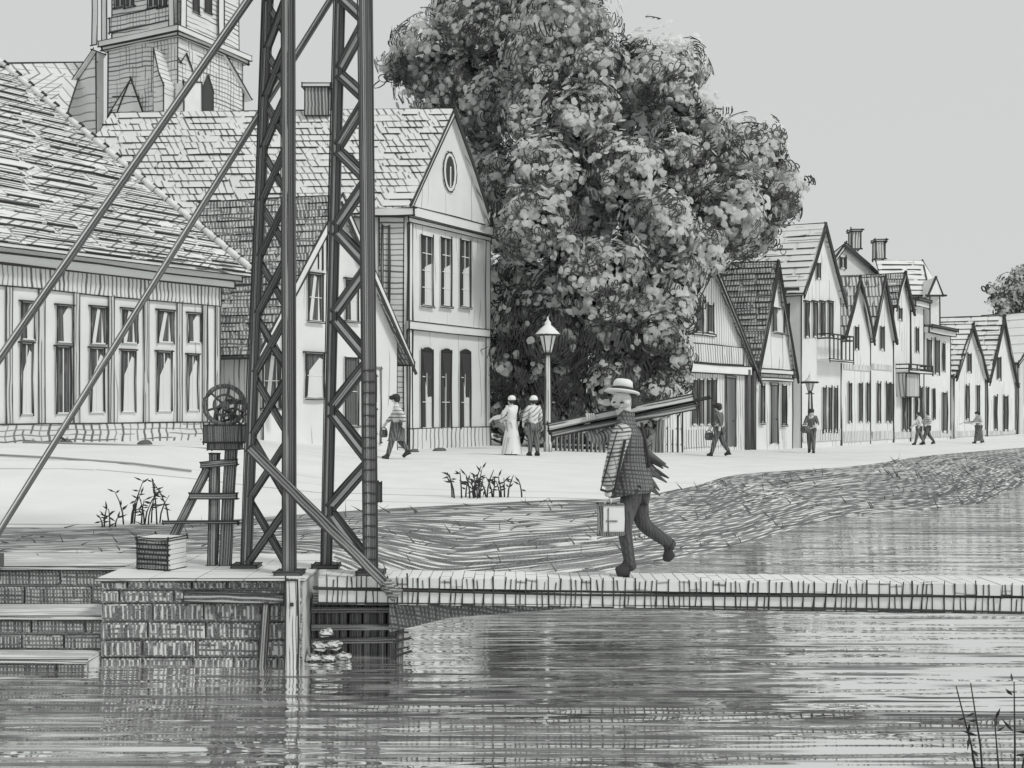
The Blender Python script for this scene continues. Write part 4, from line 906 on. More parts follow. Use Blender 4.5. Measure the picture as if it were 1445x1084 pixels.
# ------------------------------------------------------------------ footbridge
def dk(X, w=0.0): return 9.85 - (X + 1.75) * .079 + w      # front edge of the deck, w metres behind it
root = thing('footbridge', 'narrow plank footbridge crossing the canal in front of the houses', 'bridge', V(-1.7, 10, -.25))
x = -1.74; k = 0
while x < 8.2:
    w = uni(.083, .105); X0, X1 = x + .004, x + w - .004; e0, e1 = uni(-.012, .012), uni(.0, .05)
    mb = MB(); z0, z1 = -.09, uni(-.002, .003)
    mb.hexa([V(X0, dk(X0, e0), z0), V(X1, dk(X1, e0), z0), V(X1, dk(X1, .44 + e1), z0), V(X0, dk(X0, .44 + e1), z0), V(X0, dk(X0, e0), z1), V(X1, dk(X1, e0), z1), V(X1, dk(X1, .44 + e1), z1), V(X0, dk(X0, .44 + e1), z1)])
    mb.stroke(V(X1 + .004, dk(X1, e0 - .004), z0 - .01), V(X1 + .004 + uni(-.01, .01), dk(X1, e0 - .004), z1 + uni(.0, .02)), R(10, uni(.6, 1.15)))
    if rnd() < .6: q = X0 + (X1 - X0) * uni(.35, .65); mb.stroke(V(q, dk(q, e0 - .003), z0), V(q + uni(-.01, .01), dk(q, e0 - .003), z1 - uni(.0, .03)), R(10, uni(.5, .9)))
    mb.build('deck_plank', [M_TOP, INK], root)
    if x < 6:
        mb = MB(); zb_ = uni(-.245, -.225); mb.hexa([V(X0, dk(X0, .012), zb_), V(X1, dk(X1, .012), zb_), V(X1, dk(X1, .05), zb_), V(X0, dk(X0, .05), zb_), V(X0, dk(X0, .012), -.115), V(X1, dk(X1, .012), -.115), V(X1, dk(X1, .05), -.115), V(X0, dk(X0, .05), -.115)])
        mb.stroke(V(X1 + .004, dk(X1, .006), -.115), V(X1 + uni(-.012, .012), dk(X1, .006), zb_), R(10, uni(.6, 1.15)))
        if rnd() < .5: q = X0 + (X1 - X0) * uni(.35, .65); mb.stroke(V(q, dk(q, .007), -.12), V(q + uni(-.012, .012), dk(q, .007), zb_ + .01), R(10, uni(.5, .9)))
        mb.build('fascia_block', [PAPER, INK], root)
    x += w
for w0, nm in ((.02, 'stringer'), (.36, 'stringer')):
    mb = MB(); a, b = V(-1.8, dk(-1.8, w0 + .05), -.12), V(8.2, dk(8.2, w0 + .05), -.12); mb.beam(a, b, .055, .07); mb.beam(a - V(0, -.05, .08), b - V(0, -.05, .08), .13, .05)
    if w0 < .1:
        mb.stroke(V(-1.75, dk(-1.75, .004), -.235), V(8, dk(8, .004), -.235), R(10, 1.5), wob=2); mb.stroke(V(-1.75, dk(-1.75, .0), -.102), V(8, dk(8, .0), -.102), R(10, 2.4), wob=2)
    mb.build(nm, [M_WOODL, INK], root)
mb = MB(); a, b = -1.1, .75      # dark solid wedge shaped as the shade under the deck
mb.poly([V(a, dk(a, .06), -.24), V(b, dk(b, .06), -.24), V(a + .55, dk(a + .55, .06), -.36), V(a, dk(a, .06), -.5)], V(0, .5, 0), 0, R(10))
mb.build('shade_wedge', [hatch('shade_wedge', 10, [(80, 5, .6, 40, .9, 1), (8, 6, .5, 60, .8, 1)], paper=.3), INK], root)
root = thing('timber_pier', 'timber pile pier with painted shade under the near end of the footbridge', 'pier', V(-1.45, 10.3, -1))
for i in range(11):
    x = -1.84 + i * .072; mb = MB(); t = uni(-.02, .02)
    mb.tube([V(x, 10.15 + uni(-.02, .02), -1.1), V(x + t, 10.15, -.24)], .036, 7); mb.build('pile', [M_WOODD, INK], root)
for z in (-.34, -.5, -.63):
    mb = MB(); mb.beam(V(-1.84, 10.09, z), V(-1.05, 10.09, z + uni(-.02, .02)), .05, .04); mb.build('waling', [M_WOODL, INK], root)
mb = MB(); mb.hexa([V(-1.85, 10.22, -1), V(-1.08, 10.22, -1), V(-1.08, 10.7, -1), V(-1.85, 10.7, -1), V(-1.85, 10.22, -.245), V(-1.08, 10.22, -.245), V(-1.08, 10.7, -.245), V(-1.85, 10.7, -.245)]); mb.build('void_shade', [INK, INK], root)  # black block painting the shadowed void behind the piles
root = thing('broken_pile', 'short dark broken pile standing in the water beside the pier', 'pile', V(-1.02, 9.9, -1))
mb = MB(); mb.tube([V(-1.03, 9.9, -1), V(-1.0, 9.9, -.43)], [.04, .034], 7); mb.tube([V(-1.09, 9.9, -.98), V(-1.0, 9.9, -.55)], .022, 6)
for z in (-.5, -.58, -.66, -.72): mb.stroke(V(-1.06, 9.86, z), V(-.93, 9.86, z + uni(-.03, .05)), R(10, 1.5))
mb.build('shaft', [M_WOODD, INK], root)
for i, (x, y, r_) in enumerate(((451, 909, 11), (484, 925, 12), (443, 927, 12), (471, 908, 11), (460, 891, 10), (463, 928, 12))):
    c = at(x, y, 9.85); rr = r_ * px(9.85); mb = MB(); n = 8
    mb.lathe(c - V(0, 0, rr * .7), [(rr * .8, 0), (rr * 1.1, rr * .35), (rr * .95, rr * .8), (rr * .5, rr * 1.0)], 7, 0, False)
    mb.v = [p + V(uni(-.2, .2), uni(-.2, .2), uni(-.15, .15)) * rr for p in mb.v]
    for a in range(7): mb.stroke(mb.v[7 + a], mb.v[7 + (a + 1) % 7], R(10, 1.2))
    o = mb.build('rubble_stone', [hatch('rubble', 10, [(20, 7, .4, 20, .6, 1)], paper=.74), INK])
    tag(o, ('rubble stone in the middle layer of the heap nearest the pale post', 'rubble stone at the right end of the heap by the dark pier', 'rubble stone at the foot of the pale post', 'rubble stone in the middle layer of the heap nearest the dark pier', 'topmost rubble stone of the heap beside the pale post', 'rubble stone in the water at the middle of the heap')[i], 'stone', 'rubble beside the pale post')

# ------------------------------------------------------------------ lattice tower
M_IRON = hatch('iron_dark', 10, [(88, 3.2, .6, 60, .85, 1), (90, 9, .3, 90, .5, 1)], paper=.26)
M_IRON2 = hatch('iron_bar', 10, [(0, 3.6, .62, 60, .82, .6)], paper=.22)
M_IRONL = hatch('iron_leg', 10, [(0, 3.0, .62, 130, .82, .6)], paper=.2)
M_WEBHI = hatch('iron_web_highlight', 10, [(0, 4, .25, 90, .5, .6)], paper=.76)  # web coloured pale as a painted highlight along legs and split bars
root = thing('lattice_tower', 'tall riveted lattice tower with four legs at the end of the footbridge', 'tower', V(-1.9, 10.1, 0))
ZT = 7.2
def L3(p, q): return lambda z: V(p[0] + (q[0] - p[0]) * z / 5.23, p[1] + (q[1] - p[1]) * z / 5.23, z)
LA, LB, LC, LD = L3((-2.52, 10.42), (-2.31, 10.38)), L3((-2.02, 9.98), (-2.04, 10.02)), L3((-1.76, 10.42), (-1.63, 10.38)), L3((-1.28, 9.98), (-1.335, 10.02))
def leg(f, wd, z0=0.0):
    a, b = f(z0), f(ZT); mb = MB(); o = V(wd * .36, 0, 0)
    mb.beam(a - o, b - o, wd * .27, wd, 0, 0, V(1, 0, 0)); mb.beam(a + o * .75, b + o * .75, wd * .5, wd, 0, 0, V(1, 0, 0)); mb.beam(a - V(wd * .1, -.01, 0), b - V(wd * .1, -.01, 0), wd * .36, wd * .86, 1, 0, V(1, 0, 0))
    for q in (-.53, .55): mb.stroke(a + V(wd * q, -wd * .52, 0), b + V(wd * q, -wd * .52, 0), R(10, 1.0), 2)
    o_ = mb.build('leg', [M_IRONL, M_WEBHI, INK], root)
    return o_
for f, w in ((LA, .085), (LB, .105), (LC, .09), (LD, .115)):
    o = leg(f, w)
    mb = MB(); p = f(0); mb.box(p + V(0, 0, .02), (.24, .2, .032), 0, R(10)); mb.build('base_plate', [INK2, INK], o)
def bar(a, b, w=.06, t=.02, nm='lattice_bar', m=None, split=False):
    mb = MB()
    if split:
        d = (b - a).normalized(); n = d.cross(V(0, 1, 0)).normalized() * w * .42
        for sgn in (-1, 1): mb.beam(a + n * sgn, b + n * sgn, w * .45, t, 0, 0, n)
        mb.beam(a, b, w * .5, t * .5, 1, 0, n)
    else:
        n = (b - a).cross(V(0, 1, 0)).normalized(); mb.beam(a, b, w, t, 0, R(10, .9), n)
    return mb.build(nm, [m or M_IRON2, (M_WEBHI if split else INK), INK], root)
z = .02; i = 0
while z < ZT - .3:
    h = max(.42, .62 - .02 * i)
    bar(LA(z), LB(z + h)), bar(LB(z) + V(0, .03, 0), LA(z + h) + V(0, .03, 0), .055)
    z += h; i += 1
z = .04; i = 0
while z < ZT - .3:
    h = max(.36, .5 - .016 * i)
    a, b = (LC, LD) if i % 2 else (LD, LC)
    bar(a(z), b(z + h), .085, .024, split=True); bar(a(z + h * .18) + V(0, .035, 0), b(z + h * 1.12) + V(0, .035, 0), .035)
    z += h; i += 1
for z in (6.2, 7.0):       # rear ties between the two lattice sides
    bar(LA(z), LC(z), .04, .02, 'tie_bar')
for j in range(18):
    q = LD(.15 + j * .1); mb = MB(); mb.beam(q + V(-.06, -.062, 0), q + V(.06, -.062, uni(-.01, .01)), .012, .006); mb.build('rivet_strap', [INK, INK], root)
mb = MB(); mb.box(LD(.75) + V(.085, 0, .0), (.03, .05, .17), 0, R(10)); mb.build('bracket', [INK2, INK], root)
mb = MB(); a, b = at(352, 632, 9.86), at(558, 838, 9.72); mb.beam(a, b, .07, .05, 0, R(10, 1.2)); mb.tube([b + V(-.1, .0, .1), b + V(.02, 0, -.02)], [.06, .07], 8); mb.build('foot_strut', [hatch('strut_wood', 10, [(0, 5, .6, 70, .85, 1)], paper=.4), INK], root)
def stay(label, pts, w):
    a, b = pts; r = thing('stay_beam', label, 'stay', b, 'long slanting stays of the tower')
    d = (b - a).normalized(); n = d.cross(V(0, 1, 0)).normalized(); mb = MB(); mb.beam(a, b, w, w * .8, 0, 0, n); mb.build('beam', [hatch('stay_wood', 10, [(0, 4, .7, 120, .95, 1)], paper=.3), INK], r)
    mb = MB(); mb.beam(a - n * w * .12 + V(0, -w * .42, 0), b - n * w * .12 + V(0, -w * .42, 0), w * .2, w * .06, 0, 0, n); mb.build('highlight_strip', [mat('highlight_paint', paper=.82), INK], r)  # pale strip painted along the stay as its highlight
    mb = MB(); q = a.lerp(b, .8); mb.tube([q - n * w * .2, q + n * w * 1.5], w * .22, 5); mb.build('peg', [INK, INK], r)
    mb = MB(); mb.box(b + V(0, 0, -.02), (.3, .25, .12)); mb.build('anchor', [INK2, INK], r)
s1a, s1b = at(392, -60, 10.2), at(0, 505, 10.2); d = (s1b - s1a); s1b = s1a + d * ((s1a.z - .08) / -d.z)
stay('higher slanting timber stay from the tower top down to the left', (s1a, s1b), .06)
s2a, s2b = at(505, -62, 10.55), at(0, 748, 10.3); d = (s2b - s2a); s2b = s2a + d * ((s2a.z - .1) / -d.z)
stay('lower slanting timber stay reaching the bank at the left edge', (s2a, s2b), .052)

# ------------------------------------------------------------------ winch and crate
YW = 10.55; root = thing('bridge_winch', 'iron winch wheel on a timber trestle beside the lattice tower', 'winch', V(-2.75, YW, 0))
def W(x, y, dy=0.0): return at(x, y, YW + dy)
for a, b, w in (((303, 640), (300, 806), .075), ((327, 625), (318, 806), .095), ((294, 660), (240, 768), .06)):
    mb = MB(); p, q = W(*a), W(*b); q.z = max(q.z, .004); mb.beam(p, q, w, .08, 0, R(10), V(1, 0, 0)); mb.build('trestle_leg', [M_WOODL, INK], root)
for a, b, w in (((284, 656), (334, 652), .05), ((268, 700), (334, 700), .055), ((230, 737), (336, 737), .02)):
    mb = MB(); mb.beam(W(*a, -.06), W(*b, -.06), w, .04, 0, R(10)); mb.build('cross_bar', [M_WOODL, INK], root)
mb = MB(); c = W(318, 612); mb.box(c, (.36, .2, .16), 0, R(10, 1.4)); mb.box(c + V(0, 0, -.12), (.3, .16, .06), 0, R(10)); mb.build('gear_box', [M_IRON, INK], root)
def wheel(c, r_, yaw, nm):
    Mx = Matrix.Rotation(yaw, 3, 'Z'); P_ = lambda t, k=1.0, z_=0: c + Mx @ V(math.cos(t) * r_ * k, z_, math.sin(t) * r_ * k)
    mb = MB(); pts = [P_(2 * math.pi * i / 20) for i in range(21)]; mb.tube(pts, .026, 6, cap=False); o = mb.build(nm, [M_IRON, INK], root)
    mb = MB(); mb.tube([P_(2 * math.pi * i / 16, .55) for i in range(17)], .012, 5, cap=False); mb.build('inner_ring', [INK2, INK], o)
    for i in range(6):
        mb = MB(); mb.tube([P_(0, 0), P_(math.pi * i / 3 + .3)], .012, 5); mb.build('spoke', [INK2, INK], o)
    mb = MB(); mb.tube([P_(0, 0, -.05), P_(0, 0, .05)], .045, 8); mb.build('hub', [M_IRON, INK], o)
wheel(W(317, 572, -.05), .185, .35, 'wheel'); wheel(W(330, 590, .1), .17, .35, 'gear_wheel')
mb = MB(); mb.tube([W(317, 572, -.1), W(330, 590, .15)], .02, 6); mb.build('axle', [INK2, INK], root)
cb = V(-3.3, 10.35, .006); root = thing('slatted_crate', 'small slatted crate with dark front beside the winch trestle', 'crate', cb)
rt = Matrix.Rotation(-.35, 3, 'Z'); w_, d_, h_ = .34, .26, .28
for i in range(6):
    mb = MB(); mb.box(cb + rt @ V(0, -d_ / 2, .03 + i * h_ / 6), (w_, .018, h_ / 6 * .72), 0, R(10), rt); mb.build('slat', [hatch('crate_front', 10, [(90, 5, .5, 30, .85, 1), (0, 4, .4, 30, .7, 1)], paper=.45), INK], root)
    mb = MB(); mb.box(cb + rt @ V(w_ / 2, 0, .03 + i * h_ / 6), (.018, d_, h_ / 6 * .9), 0, 0, rt); mb.build('slat', [PAPER, INK], root)
for sx in (-1, 1):
    for sy in (-1, 1): mb = MB(); mb.box(cb + rt @ V(sx * w_ * .46, sy * d_ * .46, h_ / 2), (.03, .03, h_), 0, R(10), rt); mb.build('corner_post', [M_WOODD if sy < 0 else PAPER, INK], root)
mb = MB(); mb.box(cb + rt @ V(0, 0, h_ + .008), (w_ + .02, d_ + .02, .02), 0, R(10, 1.2), rt); mb.build('lid', [PAPER, INK], root)
mb = MB(); mb.box(cb + V(.0, .06, h_ / 2), (w_ * .85, d_ * .8, h_ * .9), 0, 0, rt); mb.build('shade_fill', [mat('crate_shadow', paper=.3), INK], root)  # dark block standing in for the shade between the slats

# ------------------------------------------------------------------ weeds, stones, kerbs
random.seed(23)
def weed(name, label, base, stems, h, spread, Y, lsz, lean=0.0, group=None):
    r = thing(name, label, 'plant', base, group)
    for i in range(stems):
        a = base + V(uni(-1, 1) * spread, uni(-.3, .3) * spread, 0); L_ = h * (uni(.5, 1.05) if Y > 6 else uni(.8, 1.02)); k = lean + uni(-.45, .45) * (1 if Y > 6 else .5)
        pts = [a + V(k * L_ * t * t, uni(-.02, .02) * L_, L_ * t) for t in (0, .35, .7, 1)]
        mb = MB(); mb.tube(pts, [lsz * .1, lsz * .09, lsz * .07, lsz * .04], 4); st = mb.build('stem', [INK, INK], r)
        for j in range(random.choice((3, 4, 5)) if Y > 6 else 8):
            t = uni(.35, 1); q = a + V(k * L_ * t * t, 0, L_ * t); d = V(uni(-1, 1), uni(-.5, .5), uni(-.3, .8)).normalized() * lsz * uni(.7, 1.3); w = d.cross(V(0, 1, .3)).normalized() * lsz * .12; up_ = V(0, -.05, .03) * lsz
            mb = MB(); mb.add([q, q + d * .45 + w, q + d, q + d * .45 - w, q + d * .5 + up_], [(0, 3, 4), (3, 2, 4), (2, 1, 4), (1, 0, 4)]); mb.build('leaf', [INK, INK], st)
for i, (x, Y, n, h, sp, lab) in enumerate(((205, 13.1, 12, .5, .3, 'dry weed clump with dark leaves left of the slatted crate'), (150, 12.7, 4, .25, .12, 'low weed sprig at the left end of the bank'), (650, 17.1, 11, .5, .38, 'leafy weed clump on the bank top in the middle'), (712, 17.2, 9, .42, .3, 'weed clump at the bank top nearest the man with planks'))):
    weed('bank_weed', lab, gp(x, Y), n, h, sp, Y, .1 if i < 2 else .13)
def near_z(y): return -.55 * (y - 2.2) / 2.4 if y < 4.6 else -.55 - .4 * (y - 4.6) / 1.6
for x, Y, n, h, sp, ln, lab in ((1398, 4.9, 2, .9, .03, -.08, 'single leafy stem rising in the lower right corner'), (1438, 4.8, 5, .92, .08, .0, 'leafy water weed clump cut by the lower right corner')):
    X = (x - CX) / FPX * Y; weed('water_weed', lab, V(X, Y, near_z(Y)), n, h, sp, Y, .065, ln)
for x, y, Y, r_, lab in ((12, 652, 24, .2, 'flat dark stone at the left edge of the street'), (93, 650, 24, .13, 'small dark stone in front of the hall'), (205, 647, 24, .16, 'dark stone before the hall near the winch wheel'), (585, 631, 33.0, .13, 'small dark stone at the corner house plinth'), (620, 631, 34.0, .2, 'long dark stone before the corner house')):
    c = gp(x, Y); mb = MB(); mb.lathe(c - V(0, 0, .03), [(r_, 0), (r_ * 1.1, .05), (r_ * .8, .11), (r_ * .3, .13)], 8, 0, True); mb.v = [p + V(uni(-.25, .25), uni(-.2, .2), uni(-.02, .02)) * r_ for p in mb.v]
    tag(mb.build('street_stone', [INK2, INK]), lab, 'stone')
for pts, lab in ((((-20, 24), (60, 23.6), (160, 23.2), (300, 23.5), (330, 24)), 'low worn kerb line across the street before the hall'), (((-20, 19.2), (80, 18.8), (190, 18.6), (270, 18.5)), 'faint low kerb line on the near side of the street')):
    mb = MB(); P_ = [gp(x, Y, .02) for x, Y in pts]
    mb.tube(P_, .02, 5); tag(mb.build('kerb_line', [mat('kerb_grey', paper=.35), INK]), lab, 'kerb')

# ------------------------------------------------------------------ people
def skin(nodes, edges, sub=2):
    me = bpy.data.meshes.new('tmp'); names = list(nodes); ix = {n: i for i, n in enumerate(names)}
    me.from_pydata([tuple(nodes[n][0]) for n in names], [(ix[a], ix[b]) for a, b in edges], [])
    o = bpy.data.objects.new('tmp', me); col.objects.link(o)
    sk_ = o.modifiers.new('Skin', 'SKIN'); sk_.use_smooth_shade = True
    d = me.skin_vertices[0].data
    for i, n in enumerate(names):
        r_ = nodes[n][1]; d[i].radius = (r_, r_) if not isinstance(r_, tuple) else r_; d[i].use_root = (i == 0)
    ss = o.modifiers.new('Sub', 'SUBSURF'); ss.levels = sub; ss.render_levels = sub
    dg = bpy.context.evaluated_depsgraph_get(); e = o.evaluated_get(dg).to_mesh()
    vs_ = [v.co.copy() for v in e.vertices]; fs = [tuple(p.vertices) for p in e.polygons]
    o.evaluated_get(dg).to_mesh_clear(); bpy.data.objects.remove(o); bpy.data.meshes.remove(me)
    return vs_, fs
def add_skin(mb, nodes, chains, sub=2, m=0):
    ed = [(a, b) for ch in chains for a, b in zip(ch, ch[1:])]
    used = []
    for ch in chains:
        for n in ch:
            if n not in used: used.append(n)
    v_, f_ = skin({n: nodes[n] for n in used}, ed, sub)
    for i_, p_ in enumerate(v_): mb.uv[len(mb.v) + i_] = (p_.x + .45 * p_.y, p_.z)
    mb.add(v_, f_, m, True)
SKIN = mat('skin_pale', paper=.74); CLOTH_W = hatch('cloth_white', 31, [(80, 9, .14, 40, .5, 1)], paper=.82)
CLOTH_S = hatch('cloth_striped', 31, [(-35, 5.5, .35, 40, .95, .6)], paper=.72); CLOTH_D = hatch('cloth_dark', 36, [(80, 3.4, .6, 25, .85, 1)], paper=.22); CLOTH_H = hatch('cloth_bands', 28, [(2, 5, .3, 30, .9, .6)], paper=.7)
def person(label, base, h, yaw, stride, top, legs, hat, skirt=None, arms=(.1, -.1), elbow=.25, group=None, apron=None, lift=0.0):
    r = thing('person', label, 'person', base, group); M = Matrix.Rotation(yaw, 3, 'Z')
    W_ = lambda x, y, z: base + M @ V(x * h, y * h, z * h)
    N = {'pel': (W_(0, 0, .52), .075 * h), 'spi': (W_(0, 0, .64), .07 * h), 'che': (W_(.01, 0, .755), .085 * h), 'nec': (W_(.01, 0, .845), .03 * h), 'hd0': (W_(.015, 0, .89), .048 * h), 'hd1': (W_(.015, 0, .945), .052 * h), 'nose': (W_(.085, 0, .905), .009 * h)}
    ch = [('pel', 'spi', 'che', 'nec', 'hd0', 'hd1'), ('hd0', 'nose')]; tch = [('pel', 'spi', 'che')]; lch = [('pel',)]
    for i, s_ in enumerate((-1, 1)):
        sw = stride * s_; ar = arms[i]
        N[f'sh{i}'] = (W_(0, s_ * .1, .805), .042 * h); N[f'el{i}'] = (W_(ar * .8, s_ * .14, .655), .03 * h); N[f'wr{i}'] = (W_(ar * 1.2 + elbow * .3, s_ * .13, .53 + elbow * .15), .022 * h)
        N[f'ha{i}'] = (W_(ar * 1.3 + elbow * .38, s_ * .125, .48 + elbow * .16), .024 * h); N[f'fi{i}'] = (W_(ar * 1.35 + elbow * .42, s_ * .12, .44 + elbow * .17), .012 * h); N[f'th{i}'] = (W_(ar * 1.3 + elbow * .45 + .02, s_ * .115, .475 + elbow * .16), .009 * h)
        N[f'hi{i}'] = (W_(0, s_ * .05, .5), .062 * h); back = max(0, -sw)
        N[f'kn{i}'] = (W_(sw * .55 + back * .25, s_ * .05, .285), .044 * h); N[f'an{i}'] = (W_(sw * 1.05 - back * .3, s_ * .048, .045 + back * .35 * (1 + lift)), .026 * h)
        N[f'he{i}'] = (W_(sw * 1.05 - back * .3 - .02, s_ * .048, .02 + back * .36 * (1 + lift)), .022 * h); N[f'to{i}'] = (W_(sw * 1.05 - back * .3 + .085, s_ * .055, .018 + back * .1), .02 * h)
        ch += [('che', f'sh{i}', f'el{i}', f'wr{i}', f'ha{i}', f'fi{i}'), (f'ha{i}', f'th{i}'), ('pel', f'hi{i}', f'kn{i}', f'an{i}', f'to{i}'), (f'an{i}', f'he{i}')]
        tch.append(('che', f'sh{i}', f'el{i}', f'wr{i}')); lch.append(('pel', f'hi{i}', f'kn{i}', f'an{i}'))
    mb = MB(); add_skin(mb, N, ch, 1)
    for i_, f_ in enumerate(mb.f):
        if max(mb.v[j].z for j in f_) < base.z + .41 * h: mb.m[i_] = 1
    mb.build('body', [SKIN, INK], r)
    big = {k: (p, q + .011 * h) for k, (p, q) in N.items()}
    mb = MB(); add_skin(mb, big, tch, 1); mb.build('jacket', [top, INK], r)
    mb = MB(); add_skin(mb, big, [c for c in lch if len(c) > 1], 1); mb.build('trousers' if skirt is None else 'stockings', [legs, INK], r)
    if skirt is not None:
        m_, zl, rad = skirt; mb = MB(); pr = [(.085, .6), (.1, .5), (.5 * (rad + .1), .3), (rad, zl)]; n = 14
        rings = [[W_(q * math.cos(2 * math.pi * i / n) * (1 + .08 * math.sin(6 * math.pi * i / n + 1)), q * .85 * math.sin(2 * math.pi * i / n), z) for i in range(n)] for q, z in pr]
        for a, b in zip(rings, rings[1:]): mb.add(a + b, [(i, (i + 1) % n, n + (i + 1) % n, n + i) for i in range(n)], 0, True)
        mb.build('skirt', [m_, INK], r)
    for i in (0, 1): mb = MB(); mb.tube([N[f'an{i}'][0], N[f'he{i}'][0], N[f'an{i}'][0].lerp(N[f'to{i}'][0], .5), N[f'to{i}'][0]], [.036 * h, .036 * h, .034 * h, .026 * h], 7); mb.build('shoe', [INK, INK], r)
    c = N['hd1'][0]
    if hat == 'cap': mb = MB(); mb.lathe(c - V(0, 0, .01 * h), [(.064 * h, 0), (.066 * h, .03 * h), (.05 * h, .06 * h), (.01, .07 * h)], 10); q = M @ V(1, 0, 0); mb.tube([c + q * .03 * h, c + q * .1 * h], [.05 * h, .03 * h], 6); mb.build('cap', [INK, INK], r)
    elif hat == 'bonnet': mb = MB(); mb.lathe(c - V(0, 0, .05 * h), [(.06 * h, .035 * h), (.07 * h, .05 * h), (.064 * h, .08 * h), (.04 * h, .11 * h), (.01, .12 * h)], 10); mb.v = [p - (M @ V(.02 * h, 0, 0)) for p in mb.v]; mb.build('bonnet', [WHITE, INK], r)
    mb = MB(); q = M @ V(-.012 * h, 0, 0); mb.lathe(c + q - V(0, 0, .05 * h), [(.03 * h, -.03 * h), (.056 * h, .005 * h), (.056 * h, .04 * h), (.02 * h, .08 * h)], 9); mb.build('hair', [INK, INK], r)
    return N
def bag(name, label, c, w, h, d, m, yaw=0.0, Y=30, cat='bag'):
    r = thing(name, label, cat, c - V(0, 0, h)); rt_ = Matrix.Rotation(yaw, 3, 'Z')
    mb = MB(); mb.lathe(c - V(0, 0, h), [(w * .4, 0), (w * .5, h * .25), (w * .47, h * .7), (w * .35, h * .85)], 10); mb.build('body', [m, INK], r)
    mb = MB(); mb.tube([c + rt_ @ V(math.cos(t) * w * .35, 0, -h * .18 + math.sin(t) * h * .22) for t in [math.pi * i / 8 for i in range(9)]], .015, 5); mb.build('handle', [INK, INK], r)
PI = math.pi
n_ = person('person in dark cap and light striped top walking left past the corner house', gp(560, 28.4), 1.68, PI, .13, CLOTH_H, CLOTH_D, 'cap', (CLOTH_D, .28, .15), (.1, -.15), .2, lift=.8)
bag('basket', 'dark basket held by the walker before the corner house', n_['fi0'][0], .22, .24, .2, CLOTH_D, Y=28, cat='basket')
person('person in long white dress and white cap standing by the lamp', gp(722, 31), 1.66, 2.4, .02, CLOTH_W, CLOTH_W, 'bonnet', (CLOTH_W, .02, .19), (.08, .12), .6)
person('person in striped jacket and white cap standing by the lamp', gp(753, 30.8), 1.68, 2.0, .04, CLOTH_S, CLOTH_D, 'bonnet', None, (.02, .05), .2)
n_ = person('person in dark suit walking with a bag before the boarded shop', gp(1015, 36), 1.75, 2.6, .13, CLOTH_D, CLOTH_D, 'cap', None, (.12, -.1), .2)
bag('shoulder_bag', 'round dark bag held by the walker before the shop', n_['fi0'][0], .3, .3, .2, CLOTH_D, Y=36)
n_ = person('person in dark coat carrying a bundle under the far lamp', gp(1145, 42.6), 1.72, 4.4, .07, CLOTH_D, CLOTH_D, 'cap', None, (.1, .05), .8)
bag('bundle', 'dark bundle in the arms of the walker under the far lamp', n_['fi0'][0] + V(0, 0, .12), .34, .32, .2, CLOTH_D, Y=43, cat='bundle')
person('person in white shirt with dark trousers, left one of the far pair', gp(1297, 54), 1.66, 2.6, .1, CLOTH_W, CLOTH_D, 'none', None, (.1, -.1), .3)
person('person with raised elbow and dark trousers, right one of the far pair', gp(1309, 54.4), 1.7, 2.9, .14, CLOTH_H, CLOTH_D, 'none', None, (.15, -.1), .5)
person('person in dark skirt walking left, farthest along the street', gp(1381, 57), 1.68, PI, .12, CLOTH_H, CLOTH_D, 'cap', (CLOTH_D, .08, .14), (.15, -.05), .8)

# --- the man with planks on the footbridge
YM = 9.94
def Q(x, y, dy=0.0): return at(x, y, YM + dy)
base = V(1.04, YM, .004); man = thing('person', 'man in straw hat and striped jacket carrying planks across the footbridge', 'person', base)
N = {'pel': (Q(897, 688), .10), 'spi': (Q(893, 655), .10), 'che': (Q(887, 622), .115), 'nec': (Q(883, 597), .05), 'hb': (Q(880, 577), .07), 'hd': (Q(879, 565), .1), 'ht': (Q(881, 552), .085), 'chin': (Q(871, 579, -.03), .036), 'nose': (Q(861.5, 570.5, -.06), .017), 'ear': (Q(886, 570, -.105), .014),
     'sh0': (Q(876, 608, -.15), .062), 'el0': (Q(868, 655, -.21), .045), 'wr0': (Q(859, 690, -.2), .032), 'ha0': (Q(857.5, 702, -.2), .036),
     'sh1': (Q(882, 607, .13), .062), 'el1': (Q(838, 621, .2), .045), 'wr1': (Q(827, 602, .19), .034), 'ha1': (Q(830, 591, .15), .036),
     'hi0': (Q(892, 697, -.07), .088), 'kn0': (Q(880, 742, -.08), .06), 'an0': (Q(889, 796, -.07), .04), 'to0': (Q(868, 806, -.09), .03), 'he0': (Q(895, 805, -.07), .03),
     'hi1': (Q(900, 697, .07), .088), 'kn1': (Q(906, 740, .07), .062), 'an1': (Q(946, 768, .07), .04), 'to1': (Q(938, 793, .06), .03), 'he1': (Q(953, 772, .07), .03)}
ch = [('pel', 'spi', 'che', 'nec', 'hb', 'hd', 'ht'), ('hb', 'chin'), ('hd', 'nose'), ('hd', 'ear')]
for i in '01': ch += [('che', 'sh' + i, 'el' + i, 'wr' + i, 'ha' + i), ('pel', 'hi' + i, 'kn' + i, 'an' + i, 'to' + i), ('an' + i, 'he' + i)]
mb = MB(); add_skin(mb, N, ch, 2)
def finger(pts, r_):
    nd = {str(i): (p, r_ * (1 - .12 * i)) for i, p in enumerate(pts)}; add_skin(mb, nd, [tuple(nd)], 1)
hx = Q(858, 702, -.2)
for i in range(4):     # near hand: fingers closed round the case handle
    o = V(.0, (i - 1.5) * .019, 0) + V((i - 1.5) * .004, 0, -abs(i - 1.2) * .003); finger([hx + o + V(-.012, 0, -.015), hx + o + V(-.03, 0, -.045), hx + o + V(-.012, 0, -.07), hx + o + V(.012, 0, -.06)], .0105)
finger([hx + V(.01, -.035, -.0), hx + V(.028, -.045, -.03), hx + V(.018, -.03, -.055)], .011)
